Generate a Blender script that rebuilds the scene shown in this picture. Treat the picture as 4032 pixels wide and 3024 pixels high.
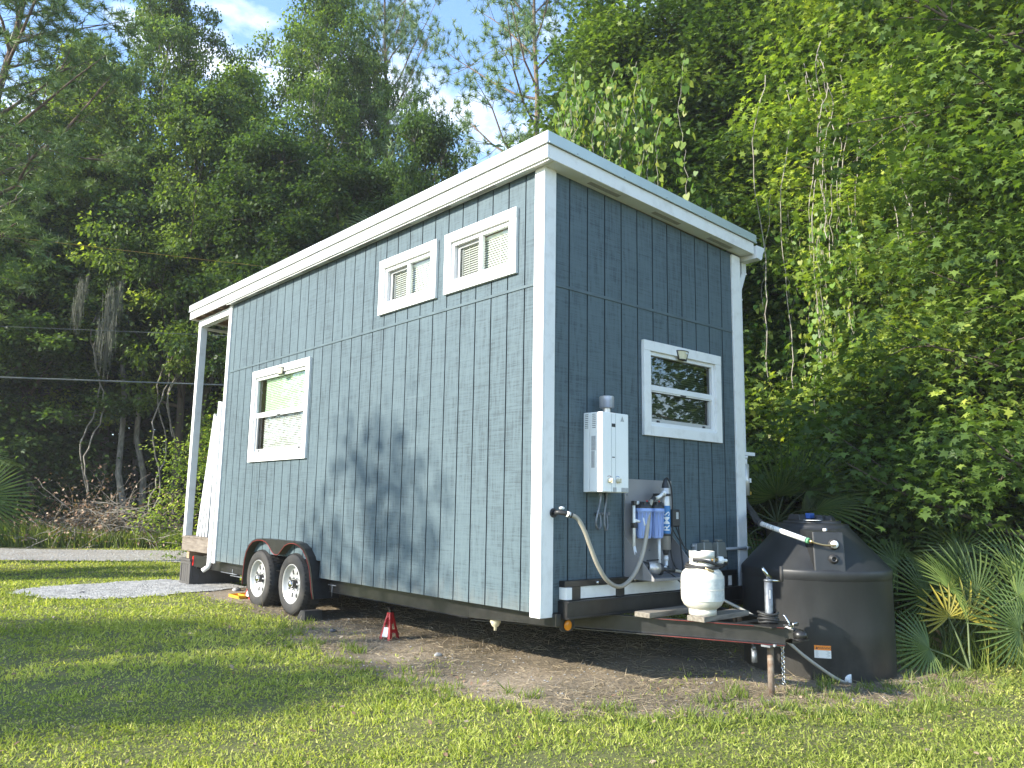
import bpy, bmesh, math, random
import numpy as np
from mathutils import Vector, Matrix
for o in list(bpy.data.objects): bpy.data.objects.remove(o)
SC = bpy.context.scene
COL = SC.collection
rnd = random.Random(7)
R = math.radians

# ------------------------------------------------------------ camera, sky, sun, exposure
cam = bpy.data.cameras.new('camera'); cam.sensor_width = 36; cam.lens = 28.17; cam.clip_end = 2000; cam.clip_start = 0.05
camo = bpy.data.objects.new('camera', cam); COL.objects.link(camo)
CAM = Vector((-4.0109, -4.28289, 0.75537))
rx = Vector((0.754, -0.65667, 0.01649)); dn = Vector((0.11102, 0.10266, -0.9885)); fw = Vector((0.64742, 0.74716, 0.15031))
camo.matrix_world = Matrix(((rx.x, -dn.x, -fw.x, CAM.x), (rx.y, -dn.y, -fw.y, CAM.y), (rx.z, -dn.z, -fw.z, CAM.z), (0, 0, 0, 1)))
SC.camera = camo
SUN_AZ, SUN_EL = R(164.5), R(26)
SD = Vector((math.cos(SUN_AZ) * math.cos(SUN_EL), math.sin(SUN_AZ) * math.cos(SUN_EL), math.sin(SUN_EL)))
w = bpy.data.worlds.new('World'); SC.world = w; w.use_nodes = True
nt = w.node_tree; nt.nodes.clear()
wo = nt.nodes.new('ShaderNodeOutputWorld'); bg = nt.nodes.new('ShaderNodeBackground'); bg.inputs['Strength'].default_value = 0.15
sky = nt.nodes.new('ShaderNodeTexSky'); sky.sky_type = 'NISHITA'; sky.sun_disc = False
sky.sun_elevation = SUN_EL; sky.sun_rotation = R(90) - SUN_AZ; sky.air_density = 1.0; sky.dust_density = 0.3; sky.ozone_density = 3.2
tc = nt.nodes.new('ShaderNodeTexCoord'); mp = nt.nodes.new('ShaderNodeMapping'); mp.inputs['Scale'].default_value = (1, 1, 2.2)
mp.inputs['Location'].default_value = (0.3, 1.7, 0.4)
nz = nt.nodes.new('ShaderNodeTexNoise'); nz.inputs['Scale'].default_value = 3.1; nz.inputs['Detail'].default_value = 8; nz.inputs['Roughness'].default_value = 0.55
cr = nt.nodes.new('ShaderNodeValToRGB'); cr.color_ramp.elements[0].position = 0.555; cr.color_ramp.elements[1].position = 0.73
cr.color_ramp.elements[0].color = (0, 0, 0, 1); cr.color_ramp.elements[1].color = (.8, .8, .8, 1)
mx = nt.nodes.new('ShaderNodeMixRGB'); mx.inputs['Color2'].default_value = (7.0, 6.8, 6.4, 1)
L = nt.links.new
L(tc.outputs['Generated'], mp.inputs['Vector']); L(mp.outputs['Vector'], nz.inputs['Vector']); L(nz.outputs['Fac'], cr.inputs['Fac'])
L(cr.outputs['Color'], mx.inputs['Fac']); L(sky.outputs['Color'], mx.inputs['Color1']); L(mx.outputs['Color'], bg.inputs['Color']); L(bg.outputs['Background'], wo.inputs['Surface'])
sl = bpy.data.lights.new('sun', 'SUN'); sl.energy = 3.5; sl.angle = R(0.55); sl.color = (1.0, 0.94, 0.82)
so = bpy.data.objects.new('sun', sl); COL.objects.link(so)
so.rotation_euler = SD.to_track_quat('Z', 'Y').to_euler()
SC.view_settings.view_transform = 'Standard'; SC.view_settings.look = 'None'; SC.view_settings.gamma = 1.0; SC.view_settings.exposure = 1.74
SC.render.engine = 'CYCLES'
SC.cycles.max_bounces = 7; SC.cycles.diffuse_bounces = 3; SC.cycles.transparent_max_bounces = 8; SC.cycles.transmission_bounces = 4

# ------------------------------------------------------------ materials
MATS = {}
def newmat(name):
    m = bpy.data.materials.new(name); m.use_nodes = True; MATS[name] = m
    return m, m.node_tree, m.node_tree.nodes['Principled BSDF']
def nd(t, kind, **kw):
    n = t.nodes.new(kind)
    for k, v in kw.items():
        if k in n.inputs: n.inputs[k].default_value = v
        else: setattr(n, k, v)
    return n
def ramp(t, fac, stops):
    c = t.nodes.new('ShaderNodeValToRGB'); e = c.color_ramp.elements
    e[0].position, e[0].color = stops[0][0], (*stops[0][1], 1)
    e[1].position, e[1].color = stops[-1][0], (*stops[-1][1], 1)
    for p, col in stops[1:-1]:
        x = e.new(p); x.color = (*col, 1)
    t.links.new(fac, c.inputs['Fac']); return c.outputs['Color']
def obj_noise(t, scale, detail=4, rough=.55, vec=(1, 1, 1), dist=0):
    tcn = nd(t, 'ShaderNodeTexCoord'); mpn = nd(t, 'ShaderNodeMapping'); mpn.inputs['Scale'].default_value = vec
    n = nd(t, 'ShaderNodeTexNoise', Scale=scale, Detail=detail, Roughness=rough, Distortion=dist)
    t.links.new(tcn.outputs['Object'], mpn.inputs['Vector']); t.links.new(mpn.outputs['Vector'], n.inputs['Vector'])
    return n.outputs['Fac']
def bump(t, b, fac, strength=.3, dist=.01):
    n = nd(t, 'ShaderNodeBump', Strength=strength, Distance=dist); t.links.new(fac, n.inputs['Height']); t.links.new(n.outputs['Normal'], b.inputs['Normal'])
def mat(name, c1, c2=None, scale=8, rough=.6, metal=0, bmp=0, vec=(1, 1, 1), lo=.35, hi=.65, bscale=None, detail=5, coat=0):
    m, t, b = newmat(name)
    b.inputs['Roughness'].default_value = rough; b.inputs['Metallic'].default_value = metal
    if coat: b.inputs['Coat Weight'].default_value = coat
    if c2 is None: b.inputs['Base Color'].default_value = (*c1, 1)
    else: t.links.new(ramp(t, obj_noise(t, scale, detail, vec=vec), [(lo, c1), (hi, c2)]), b.inputs['Base Color'])
    if bmp: bump(t, b, obj_noise(t, bscale or scale * 6, 4, vec=vec), bmp, .004)
    return m
mat('white_paint', (.74, .735, .71), (.60, .585, .55), 9, .5, bmp=.12, vec=(1, .35, 1), lo=.5, hi=.8)
mat('white_vinyl', (.74, .74, .73), (.68, .68, .67), 3, .35)
mat('white_metal', (.72, .74, .75), (.60, .62, .64), 2.2, .32, 0.25, vec=(1, .5, 1), bmp=.05, bscale=3)
mat('gutter_white', (.76, .77, .77), (.66, .67, .67), 4, .4)
mat('black_steel', (.008, .008, .008), (.020, .019, .018), 14, .36, .0, bmp=.06, bscale=60)
mat('black_rubber', (.022, .022, .022), (.035, .033, .031), 20, .72, bmp=.1)
mat('tyre_rubber', (.026, .025, .024), (.062, .055, .047), 7, .8, bmp=.12, lo=.45, hi=.75)
mat('rim_paint', (.50, .50, .49), (.38, .38, .375), 9, .35, .2)
mat('chrome', (.6, .6, .6), None, rough=.16, metal=1)
mat('stainless', (.66, .63, .59), (.50, .47, .43), 3, .34, .5, vec=(8, 8, .3))
mat('brass', (.52, .38, .20), None, rough=.35, metal=1)
mat('galvanized', (.24, .26, .28), (.13, .14, .155), 18, .5, .6, bmp=.1)
mat('rusty_steel', (.16, .10, .065), (.26, .22, .18), 26, .75, .3, bmp=.2)
mat('red_pin', (.26, .025, .018), None, rough=.5)
mat('red_enamel', (.48, .02, .02), (.34, .015, .02), 8, .4, 0)
mat('yellow_plastic', (.75, .38, .02), (.6, .3, .03), 8, .5)
mat('amber_lens', (.75, .26, .01), None, rough=.2)
mat('red_lens', (.6, .02, .015), None, rough=.2)
def tank_mat():
    m, t, b = newmat('tank_poly'); b.inputs['Roughness'].default_value = .46
    base = ramp(t, obj_noise(t, 3.0, 6, .65, vec=(1, 1, .35)), [(.38, (.013, .014, .015)), (.66, (.026, .027, .028))])
    tcn = nd(t, 'ShaderNodeTexCoord'); sx = nd(t, 'ShaderNodeSeparateXYZ'); t.links.new(tcn.outputs['Object'], sx.inputs[0])
    mr = nd(t, 'ShaderNodeMapRange'); mr.inputs['From Min'].default_value = -.15; mr.inputs['From Max'].default_value = -.60; t.links.new(sx.outputs['Z'], mr.inputs['Value'])
    dn_ = obj_noise(t, 9, 7, .75, vec=(1, 1, .6)); mu = nd(t, 'ShaderNodeMath', operation='MULTIPLY'); t.links.new(mr.outputs[0], mu.inputs[0]); t.links.new(dn_, mu.inputs[1])
    sc_ = ramp(t, obj_noise(t, 2.2, 9, .85, vec=(1, 1, 3), dist=2.5), [(.60, (0, 0, 0)), (.72, (.3, .3, .3))])
    ad = nd(t, 'ShaderNodeMath', operation='ADD'); t.links.new(mu.outputs[0], ad.inputs[0]); t.links.new(sc_, ad.inputs[1])
    fx = ramp(t, ad.outputs[0], [(.12, (0, 0, 0)), (.75, (.75, .75, .75))])
    mx_ = nd(t, 'ShaderNodeMixRGB'); mx_.inputs['Color2'].default_value = (.12, .11, .095, 1); t.links.new(fx, mx_.inputs['Fac']); t.links.new(base, mx_.inputs['Color1']); t.links.new(mx_.outputs[0], b.inputs['Base Color'])
    bump(t, b, obj_noise(t, 30, 5), .12, .004)
tank_mat()
mat('black_plastic', (.02, .02, .022), (.03, .03, .03), 10, .45)
mat('blue_lid', (.03, .10, .35), None, rough=.4)
mat('filter_blue', (.30, .41, .74), (.26, .36, .66), 3, .35)
mat('label_blue', (.02, .17, .42), None, rough=.35)
mat('letter_white', (.75, .75, .74), None, rough=.5)
mat('letter_grey', (.42, .44, .44), None, rough=.6)
mat('letter_dark', (.03, .03, .03), None, rough=.6)
mat('sticker_orange', (.80, .24, .02), None, rough=.5)
mat('sticker_white', (.72, .72, .70), None, rough=.5)
mat('sticker_grey', (.32, .33, .33), (.42, .42, .41), 60, .55)
mat('heater_white', (.78, .79, .78), (.73, .74, .72), 2, .3)
mat('knob_cream', (.60, .54, .38), None, rough=.45)
mat('aluminium_sheet', (.30, .29, .29), (.24, .235, .235), 2.4, .6, .35, bmp=.05)
mat('pvc_white', (.76, .76, .74), None, rough=.4)
mat('hose_braid', (.34, .31, .25), (.27, .25, .21), 3, .45, .0)
mat('hose_clear', (.30, .30, .27), (.38, .33, .25), 5, .3)
mat('propane_paint', (.62, .60, .53), (.46, .42, .33), 5.5, .45, lo=.52, hi=.85, bmp=.08)
mat('propane_label', (.56, .58, .56), (.42, .45, .43), 26, .55, lo=.4, hi=.7)
mat('weathered_wood', (.24, .215, .175), (.12, .102, .08), 12, .85, bmp=.35, vec=(.35, 4, 4), lo=.35, hi=.7)
mat('deck_wood', (.22, .185, .15), (.115, .092, .07), 8, .85, bmp=.35, vec=(3, .5, 4), lo=.35, hi=.7)
mat('raw_lumber', (.42, .29, .18), (.30, .20, .12), 8, .8, bmp=.2, vec=(.5, 3, 3))
mat('planter_grey', (.085, .078, .073), (.06, .056, .053), 5, .6, bmp=.1, vec=(1, 1, .3))
mat('dark_interior', (.05, .045, .04), None, rough=.9)
mat('blind_slat', (.78, .78, .72), None, rough=.5)
mat('wood_jamb', (.28, .19, .10), None, rough=.6)
mat('screen_frame', (.42, .42, .41), None, rough=.4, metal=.3)
mat('lamp_lens', (.62, .58, .42), None, rough=.25)
mat('cable_black', (.02, .02, .02), None, rough=.6)
mat('cable_grey', (.16, .17, .16), None, rough=.6)
mat('stone', (.24, .24, .245), (.36, .35, .33), 14, .9, bmp=.4)
mat('dark_stone', (.09, .09, .095), (.16, .16, .16), 14, .9, bmp=.4)
mat('bark_brown', (.115, .088, .066), (.055, .045, .036), 7, .95, bmp=.6, vec=(2, 2, .5), lo=.3, hi=.7)
mat('bark_grey', (.30, .28, .245), (.13, .12, .10), 9, .95, bmp=.5, vec=(2, 2, .6), lo=.35, hi=.65)
mat('bark_pine', (.22, .155, .115), (.085, .062, .05), 8, .95, bmp=.6, vec=(2, 2, .6), lo=.35, hi=.65)
mat('deadwood', (.34, .31, .26), (.20, .175, .14), 9, .9)
mat('moss', (.17, .175, .135), (.11, .115, .085), 9, .95)
mat('clear_cover', (.16, .17, .155), None, rough=.2)
mat('conduit_grey', (.34, .35, .36), None, rough=.5)
mat('tag_yellow', (.5, .32, .05), None, rough=.5)

def leafmat(name, ca, cb, cc, trans=.45, rough=.45, spec=.35):
    m, t, b = newmat(name); t.nodes.remove(b)
    out = [n for n in t.nodes if n.type == 'OUTPUT_MATERIAL'][0]
    at = nd(t, 'ShaderNodeAttribute', attribute_name='tint')
    oi = nd(t, 'ShaderNodeObjectInfo')
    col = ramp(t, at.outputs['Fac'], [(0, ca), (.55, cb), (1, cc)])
    hs = nd(t, 'ShaderNodeHueSaturation'); mr = nd(t, 'ShaderNodeMapRange'); mr.inputs['To Min'].default_value = .88; mr.inputs['To Max'].default_value = 1.3
    t.links.new(oi.outputs['Random'], mr.inputs['Value']); t.links.new(mr.outputs['Result'], hs.inputs['Value']); t.links.new(col, hs.inputs['Color'])
    b = nd(t, 'ShaderNodeBsdfPrincipled', Roughness=rough); b.inputs['Specular IOR Level'].default_value = spec
    tr = nd(t, 'ShaderNodeBsdfTranslucent'); g = nd(t, 'ShaderNodeMixRGB', blend_type='MULTIPLY'); g.inputs['Fac'].default_value = 1; g.inputs['Color2'].default_value = (1.5, 1.55, .55, 1)
    mxs = nd(t, 'ShaderNodeMixShader', Fac=trans)
    t.links.new(hs.outputs['Color'], b.inputs['Base Color']); t.links.new(hs.outputs['Color'], g.inputs['Color1']); t.links.new(g.outputs['Color'], tr.inputs['Color'])
    t.links.new(b.outputs['BSDF'], mxs.inputs[1]); t.links.new(tr.outputs['BSDF'], mxs.inputs[2]); t.links.new(mxs.outputs['Shader'], out.inputs['Surface'])
    return m
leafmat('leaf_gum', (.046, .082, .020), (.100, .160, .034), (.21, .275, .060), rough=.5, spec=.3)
leafmat('leaf_bright', (.068, .115, .020), (.180, .250, .042), (.38, .43, .085), rough=.5, spec=.3)  # yellow-green leaf tone, raised to imitate sunlit highlights
leafmat('leaf_dark', (.028, .052, .018), (.052, .094, .028), (.105, .158, .045), rough=.5, spec=.3)  # dark leaf tone, also puts the shade of less lit trees into the colour
leafmat('leaf_vine', (.08, .17, .03), (.15, .25, .04), (.28, .30, .06))
leafmat('leaf_pine', (.055, .10, .035), (.095, .15, .05), (.14, .19, .065), .25)
leafmat('leaf_palm', (.05, .085, .025), (.085, .13, .036), (.16, .20, .055), .3, .4)
leafmat('leaf_palm_dry', (.22, .13, .06), (.28, .18, .09), (.33, .24, .12), .2, .6)
leafmat('leaf_yellow', (.14, .16, .03), (.30, .26, .04), (.42, .34, .05), .3, .5)
leafmat('leaf_dead', (.16, .09, .055), (.26, .17, .11), (.42, .33, .24), .15, .7)
leafmat('grass_blade', (.15, .19, .038), (.32, .36, .080), (.55, .52, .18), .42, .55, .2)
leafmat('straw', (.17, .13, .08), (.28, .22, .14), (.40, .33, .22), .1, .8)
leafmat('tall_grass', (.10, .15, .03), (.18, .23, .045), (.32, .34, .09), .4, .5)

# siding paint with dry-brushed, rough-sawn marks
def siding(name, lvec):
    m, t, b = newmat(name)
    b.inputs['Roughness'].default_value = .7
    f1 = obj_noise(t, 3.4, 7, .72, vec=(lvec[0], lvec[1], 24), dist=.8)        # sawn streaks
    f2 = obj_noise(t, 2.6, 6, .68, vec=(lvec[0] * 13, lvec[1] * 13, 1.4), dist=.5)   # vertical board marks
    f3 = obj_noise(t, 1.1, 3, .5)
    mm = nd(t, 'ShaderNodeMath', operation='MULTIPLY_ADD'); t.links.new(f1, mm.inputs[0]); mm.inputs[1].default_value = .48
    m2 = nd(t, 'ShaderNodeMath', operation='MULTIPLY_ADD'); t.links.new(f2, m2.inputs[0]); m2.inputs[1].default_value = .46; 
    m3 = nd(t, 'ShaderNodeMath', operation='MULTIPLY'); t.links.new(f3, m3.inputs[0]); m3.inputs[1].default_value = .16
    t.links.new(m3.outputs[0], m2.inputs[2]); t.links.new(m2.outputs[0], mm.inputs[2])
    col = ramp(t, mm.outputs[0], [(.455, (.036, .056, .066)), (.51, (.055, .084, .098)), (.56, (.070, .105, .121)), (.66, (.080, .118, .134))])
    tcn = nd(t, 'ShaderNodeTexCoord'); sx = nd(t, 'ShaderNodeSeparateXYZ'); t.links.new(tcn.outputs['Object'], sx.inputs[0])
    sn = obj_noise(t, 5, 6, .7, vec=(1, 1, .35)); sm_ = nd(t, 'ShaderNodeMath', operation='MULTIPLY_ADD'); sm_.inputs[1].default_value = -1.6; t.links.new(sx.outputs['Z'], sm_.inputs[0]); t.links.new(sn, sm_.inputs[2])
    sf = ramp(t, sm_.outputs[0], [(.30, (0, 0, 0)), (.75, (.45, .45, .45))])
    mud = nd(t, 'ShaderNodeMixRGB'); mud.inputs['Color2'].default_value = (.17, .155, .125, 1); t.links.new(sf, mud.inputs['Fac']); t.links.new(col, mud.inputs['Color1']); t.links.new(mud.outputs[0], b.inputs['Base Color'])
    bump(t, b, f1, .35, .004)
    return m
siding('siding_blue', (1, 1))
mat('groove_blue', (.028, .044, .052), (.038, .056, .066), 5, .8)
mat('trim_blue', (.078, .115, .128), (.056, .085, .097), 5, .6)

# glass
def glass(name, tint, refl=.055):
    m, t, b = newmat(name); t.nodes.remove(b)
    out = [n for n in t.nodes if n.type == 'OUTPUT_MATERIAL'][0]
    lw = nd(t, 'ShaderNodeLayerWeight', Blend=.5); tp = nd(t, 'ShaderNodeBsdfTransparent'); tp.inputs['Color'].default_value = (*tint, 1)
    gl = nd(t, 'ShaderNodeBsdfGlossy', Roughness=.015); mxs = nd(t, 'ShaderNodeMixShader')
    pw = nd(t, 'ShaderNodeMath', operation='POWER'); pw.inputs[1].default_value = 3.5
    ad = nd(t, 'ShaderNodeMath', operation='MULTIPLY_ADD'); ad.inputs[1].default_value = .8; ad.inputs[2].default_value = refl; ad.use_clamp = True
    t.links.new(lw.outputs['Facing'], pw.inputs[0]); t.links.new(pw.outputs[0], ad.inputs[0]); t.links.new(ad.outputs[0], mxs.inputs[0]); t.links.new(tp.outputs[0], mxs.inputs[1]); t.links.new(gl.outputs[0], mxs.inputs[2]); t.links.new(mxs.outputs[0], out.inputs['Surface'])
glass('window_glass', (.90, .94, .90)); glass('tree_reflect_glass', (.74, .88, .72)); glass('shade_tint_glass', (.20, .24, .20), .10); glass('screen_glass', (.66, .68, .66), .03)  # green tint imitates tree reflections; darkest tint imitates shade at the end window

# ground
def ground_mat():
    m, t, b = newmat('ground_soil'); b.inputs['Roughness'].default_value = .95
    at = nd(t, 'ShaderNodeAttribute', attribute_name='dirt')
    n1 = obj_noise(t, 7, 8, .7); n2 = obj_noise(t, 60, 5, .7); n3 = obj_noise(t, 1.3, 4)
    gr = ramp(t, n1, [(.3, (.06, .07, .020)), (.5, (.11, .115, .030)), (.72, (.18, .165, .06))])
    di = ramp(t, n2, [(.3, (.125, .098, .066)), (.5, (.245, .20, .14)), (.70, (.38, .325, .24))])
    di2 = ramp(t, n3, [(.40, (.62, .60, .55)), (.62, (1.25, 1.2, 1.15))])
    mu = nd(t, 'ShaderNodeMixRGB', blend_type='MULTIPLY'); mu.inputs['Fac'].default_value = 1; t.links.new(di, mu.inputs['Color1']); t.links.new(di2, mu.inputs['Color2'])
    ma = nd(t, 'ShaderNodeMath', operation='ADD'); mb = nd(t, 'ShaderNodeMath', operation='MULTIPLY_ADD'); mb.inputs[1].default_value = .7; mb.inputs[2].default_value = -.35
    t.links.new(n1, mb.inputs[0]); t.links.new(at.outputs['Fac'], ma.inputs[0]); t.links.new(mb.outputs[0], ma.inputs[1])
    fa = ramp(t, ma.outputs[0], [(.38, (0, 0, 0)), (.62, (1, 1, 1))])
    mxx = nd(t, 'ShaderNodeMixRGB'); t.links.new(fa, mxx.inputs['Fac']); t.links.new(gr, mxx.inputs['Color1']); t.links.new(mu.outputs[0], mxx.inputs['Color2'])
    t.links.new(mxx.outputs[0], b.inputs['Base Color']); bump(t, b, n2, .6, .02)
ground_mat()
def gravel_mat(name, a, b_, c):
    m, t, b = newmat(name); b.inputs['Roughness'].default_value = .95
    tcn = nd(t, 'ShaderNodeTexCoord'); v = nd(t, 'ShaderNodeTexVoronoi', Scale=38.0); t.links.new(tcn.outputs['Object'], v.inputs['Vector'])
    n = obj_noise(t, 1.6, 6, .65, vec=(1, 1, 1))
    ad = nd(t, 'ShaderNodeMixRGB', blend_type='MIX'); ad.inputs['Fac'].default_value = .45
    t.links.new(n, ad.inputs['Color1']); t.links.new(v.outputs['Color'], ad.inputs['Color2'])
    t.links.new(ramp(t, ad.outputs[0], [(.25, a), (.5, b_), (.75, c)]), b.inputs['Base Color']); bump(t, b, v.outputs['Distance'], .8, .02)
gravel_mat('road_gravel', (.20, .18, .155), (.33, .305, .27), (.45, .42, .38))
gravel_mat('path_gravel', (.17, .16, .15), (.29, .28, .26), (.42, .41, .385))

# ------------------------------------------------------------ mesh helpers
class MB:
    def __init__(s): s.v = []; s.f = []; s.sm = []
    def add(s, vs, fs, smooth=False):
        n = len(s.v); s.v += [tuple(v) for v in vs]; s.f += [tuple(i + n for i in f) for f in fs]; s.sm += [smooth] * len(fs); return s
    def box(s, a, b):
        x0, y0, z0 = [min(a[i], b[i]) for i in range(3)]; x1, y1, z1 = [max(a[i], b[i]) for i in range(3)]
        return s.add([(x0, y0, z0), (x1, y0, z0), (x1, y1, z0), (x0, y1, z0), (x0, y0, z1), (x1, y0, z1), (x1, y1, z1), (x0, y1, z1)],
                     [(3, 2, 1, 0), (4, 5, 6, 7), (0, 1, 5, 4), (1, 2, 6, 5), (2, 3, 7, 6), (3, 0, 4, 7)])
    def obox(s, c, size, rot):
        hx, hy, hz = [q / 2 for q in size]; c = Vector(c)
        vs = [c + rot @ Vector((x * hx, y * hy, z * hz)) for z in (-1, 1) for x, y in ((-1, -1), (1, -1), (1, 1), (-1, 1))]
        return s.add(vs, [(3, 2, 1, 0), (4, 5, 6, 7), (0, 1, 5, 4), (1, 2, 6, 5), (2, 3, 7, 6), (3, 0, 4, 7)])
    def hexa(s, lo, hi):   # two quads (bottom, top), each 4 points
        return s.add(list(lo) + list(hi), [(3, 2, 1, 0), (4, 5, 6, 7), (0, 1, 5, 4), (1, 2, 6, 5), (2, 3, 7, 6), (3, 0, 4, 7)])
    def tube(s, path, r, n=10, caps=True):
        P = [Vector(p) for p in path]; m = len(P); rs = r if isinstance(r, (list, tuple)) else [r] * m
        vs = []; prev = None
        for i, p in enumerate(P):
            t = (P[min(i + 1, m - 1)] - P[max(i - 1, 0)]).normalized()
            if prev is None:
                a = Vector((0, 0, 1)) if abs(t.z) < .9 else Vector((1, 0, 0)); u = t.cross(a).normalized()
            else:
                u = (prev - t * prev.dot(t)).normalized()
            prev = u; v = t.cross(u)
            for k in range(n):
                a = 2 * math.pi * k / n; vs.append(p + (u * math.cos(a) + v * math.sin(a)) * rs[i])
        fs = [(i * n + k, i * n + (k + 1) % n, (i + 1) * n + (k + 1) % n, (i + 1) * n + k) for i in range(m - 1) for k in range(n)]
        s.add(vs, fs, True)
        if caps: s.add(vs[:n], [tuple(range(n))[::-1]]); s.add(vs[-n:], [tuple(range(n))])
        return s
    def lathe(s, prof, org, axis='z', n=32, smooth=True):   # prof: (radius, along)
        org = Vector(org); vs = []
        for (r, h) in prof:
            for k in range(n):
                a = 2 * math.pi * k / n; c_, s_ = math.cos(a) * r, math.sin(a) * r
                vs.append(org + (Vector((c_, s_, h)) if axis == 'z' else Vector((h, c_, s_)) if axis == 'x' else Vector((c_, h, s_))))
        m = len(prof)
        return s.add(vs, [(i * n + k, i * n + (k + 1) % n, (i + 1) * n + (k + 1) % n, (i + 1) * n + k) for i in range(m - 1) for k in range(n)], smooth)
    def prism(s, poly, a, d):  # poly 3-D points, extruded by vector d
        n = len(poly); p = [Vector(q) for q in poly]; d = Vector(d)
        s.add(p + [q + d for q in p], [tuple(range(n))[::-1], tuple(range(n, 2 * n))] + [(i, (i + 1) % n, n + (i + 1) % n, n + i) for i in range(n)])
        return s
    def sphere(s, c, r, n=12, sc=(1, 1, 1)):
        m = n // 2; vs = []; 
        for i in range(m + 1):
            ph = math.pi * i / m
            for k in range(n):
                a = 2 * math.pi * k / n; vs.append((c[0] + r * sc[0] * math.sin(ph) * math.cos(a), c[1] + r * sc[1] * math.sin(ph) * math.sin(a), c[2] + r * sc[2] * math.cos(ph)))
        return s.add(vs, [(i * n + k, (i + 1) * n + k, (i + 1) * n + (k + 1) % n, i * n + (k + 1) % n) for i in range(m) for k in range(n)], True)
    def mesh(s, name):
        me = bpy.data.meshes.new(name); me.from_pydata(s.v, [], s.f)
        me.polygons.foreach_set('use_smooth', s.sm); me.update(); return me

def tag(o, label=None, cat=None, group=None, kind=None):
    if label: o['label'] = label
    if cat: o['category'] = cat
    if group: o['group'] = group
    if kind: o['kind'] = kind
    return o
def link(name, me, m=None, parent=None):
    o = bpy.data.objects.new(name, me); COL.objects.link(o)
    if m and not len(me.materials): me.materials.append(MATS[m] if isinstance(m, str) else m)
    if parent is not None:
        o.parent = parent
        if parent.type == 'EMPTY': o.location = -parent.location
    return o
def fixn(me):
    bm = bmesh.new(); bm.from_mesh(me); bmesh.ops.remove_doubles(bm, verts=bm.verts, dist=1e-5); bmesh.ops.recalc_face_normals(bm, faces=bm.faces); bm.to_mesh(me); bm.free()
def obj(name, mb, m, parent=None, bev=0, seg=2):
    me = mb.mesh(name); fixn(me)
    o = link(name, me, m, parent)
    if bev:
        b = o.modifiers.new('bevel', 'BEVEL'); b.width = bev; b.segments = seg; b.limit_method = 'ANGLE'; b.angle_limit = R(35)
    return o
def thing(name, label, cat, loc, group=None):
    o = bpy.data.objects.new(name, None); o.empty_display_size = .2; COL.objects.link(o); o.location = loc
    return tag(o, label, cat, group)
def single(name, mb, m, label, cat, group=None, kind=None, bev=0):
    return tag(obj(name, mb, m, None, bev), label, cat, group, kind)
def spline(pts, n=8):
    P = [Vector(p) for p in pts]; P = [P[0] * 2 - P[1]] + P + [P[-1] * 2 - P[-2]]; out = []
    for i in range(1, len(P) - 2):
        for k in range(n):
            t = k / n; a, b, c, d = P[i - 1], P[i], P[i + 1], P[i + 2]
            out.append(.5 * ((2 * b) + (c - a) * t + (2 * a - 5 * b + 4 * c - d) * t * t + (3 * b - a - 3 * c + d) * t ** 3))
    out.append(P[-2]); return out
def text_mesh(s, size, fn, ext=0):
    cu = bpy.data.curves.new('txt', 'FONT'); cu.body = s; cu.size = size; cu.align_x = 'CENTER'; cu.align_y = 'CENTER'; cu.resolution_u = 2; cu.offset = size * .006
    o = bpy.data.objects.new('txt', cu); COL.objects.link(o); dg = bpy.context.evaluated_depsgraph_get()
    me = bpy.data.meshes.new_from_object(o.evaluated_get(dg)); bpy.data.objects.remove(o)
    bm = bmesh.new(); bm.from_mesh(me); bmesh.ops.triangulate(bm, faces=bm.faces); bmesh.ops.subdivide_edges(bm, edges=bm.edges[:], cuts=3, use_grid_fill=True)
    for v in bm.verts: v.co = fn(v.co.x, v.co.y)
    bm.to_mesh(me); bm.free(); me.materials.clear(); return me

def split_loose(names):
    for o in [o for o in bpy.data.objects if o.type == 'MESH' and o.parent and o.name.split('.')[0] in names and not o.children]:
        bm = bmesh.new(); bm.from_mesh(o.data); bm.verts.ensure_lookup_table(); seen = set(); comps = []
        for v in bm.verts:
            if v.index in seen: continue
            st = [v]; seen.add(v.index); c = []
            while st:
                a = st.pop(); c.append(a.index)
                for e in a.link_edges:
                    b = e.other_vert(a)
                    if b.index not in seen: seen.add(b.index); st.append(b)
            comps.append(set(c))
        bm.free()
        if len(comps) < 2: continue
        me0 = o.data; vco = [v.co.copy() for v in me0.vertices]
        polys = [(tuple(p.vertices), p.use_smooth) for p in me0.polygons]
        for k, c in enumerate(comps):
            ix = {v: i for i, v in enumerate(sorted(c))}; fs = [(p, s_) for p, s_ in polys if p[0] in c]
            if not fs: continue
            me = bpy.data.meshes.new(me0.name); me.from_pydata([vco[v] for v in sorted(c)], [], [tuple(ix[v] for v in p) for p, _ in fs])
            me.polygons.foreach_set('use_smooth', [s_ for _, s_ in fs])
            for m_ in me0.materials: me.materials.append(m_)
            if k == 0: o.data = me
            else:
                q_ = o.copy(); q_.data = me; COL.objects.link(q_)
        bpy.data.meshes.remove(me0) if me0.users == 0 else None

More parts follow.
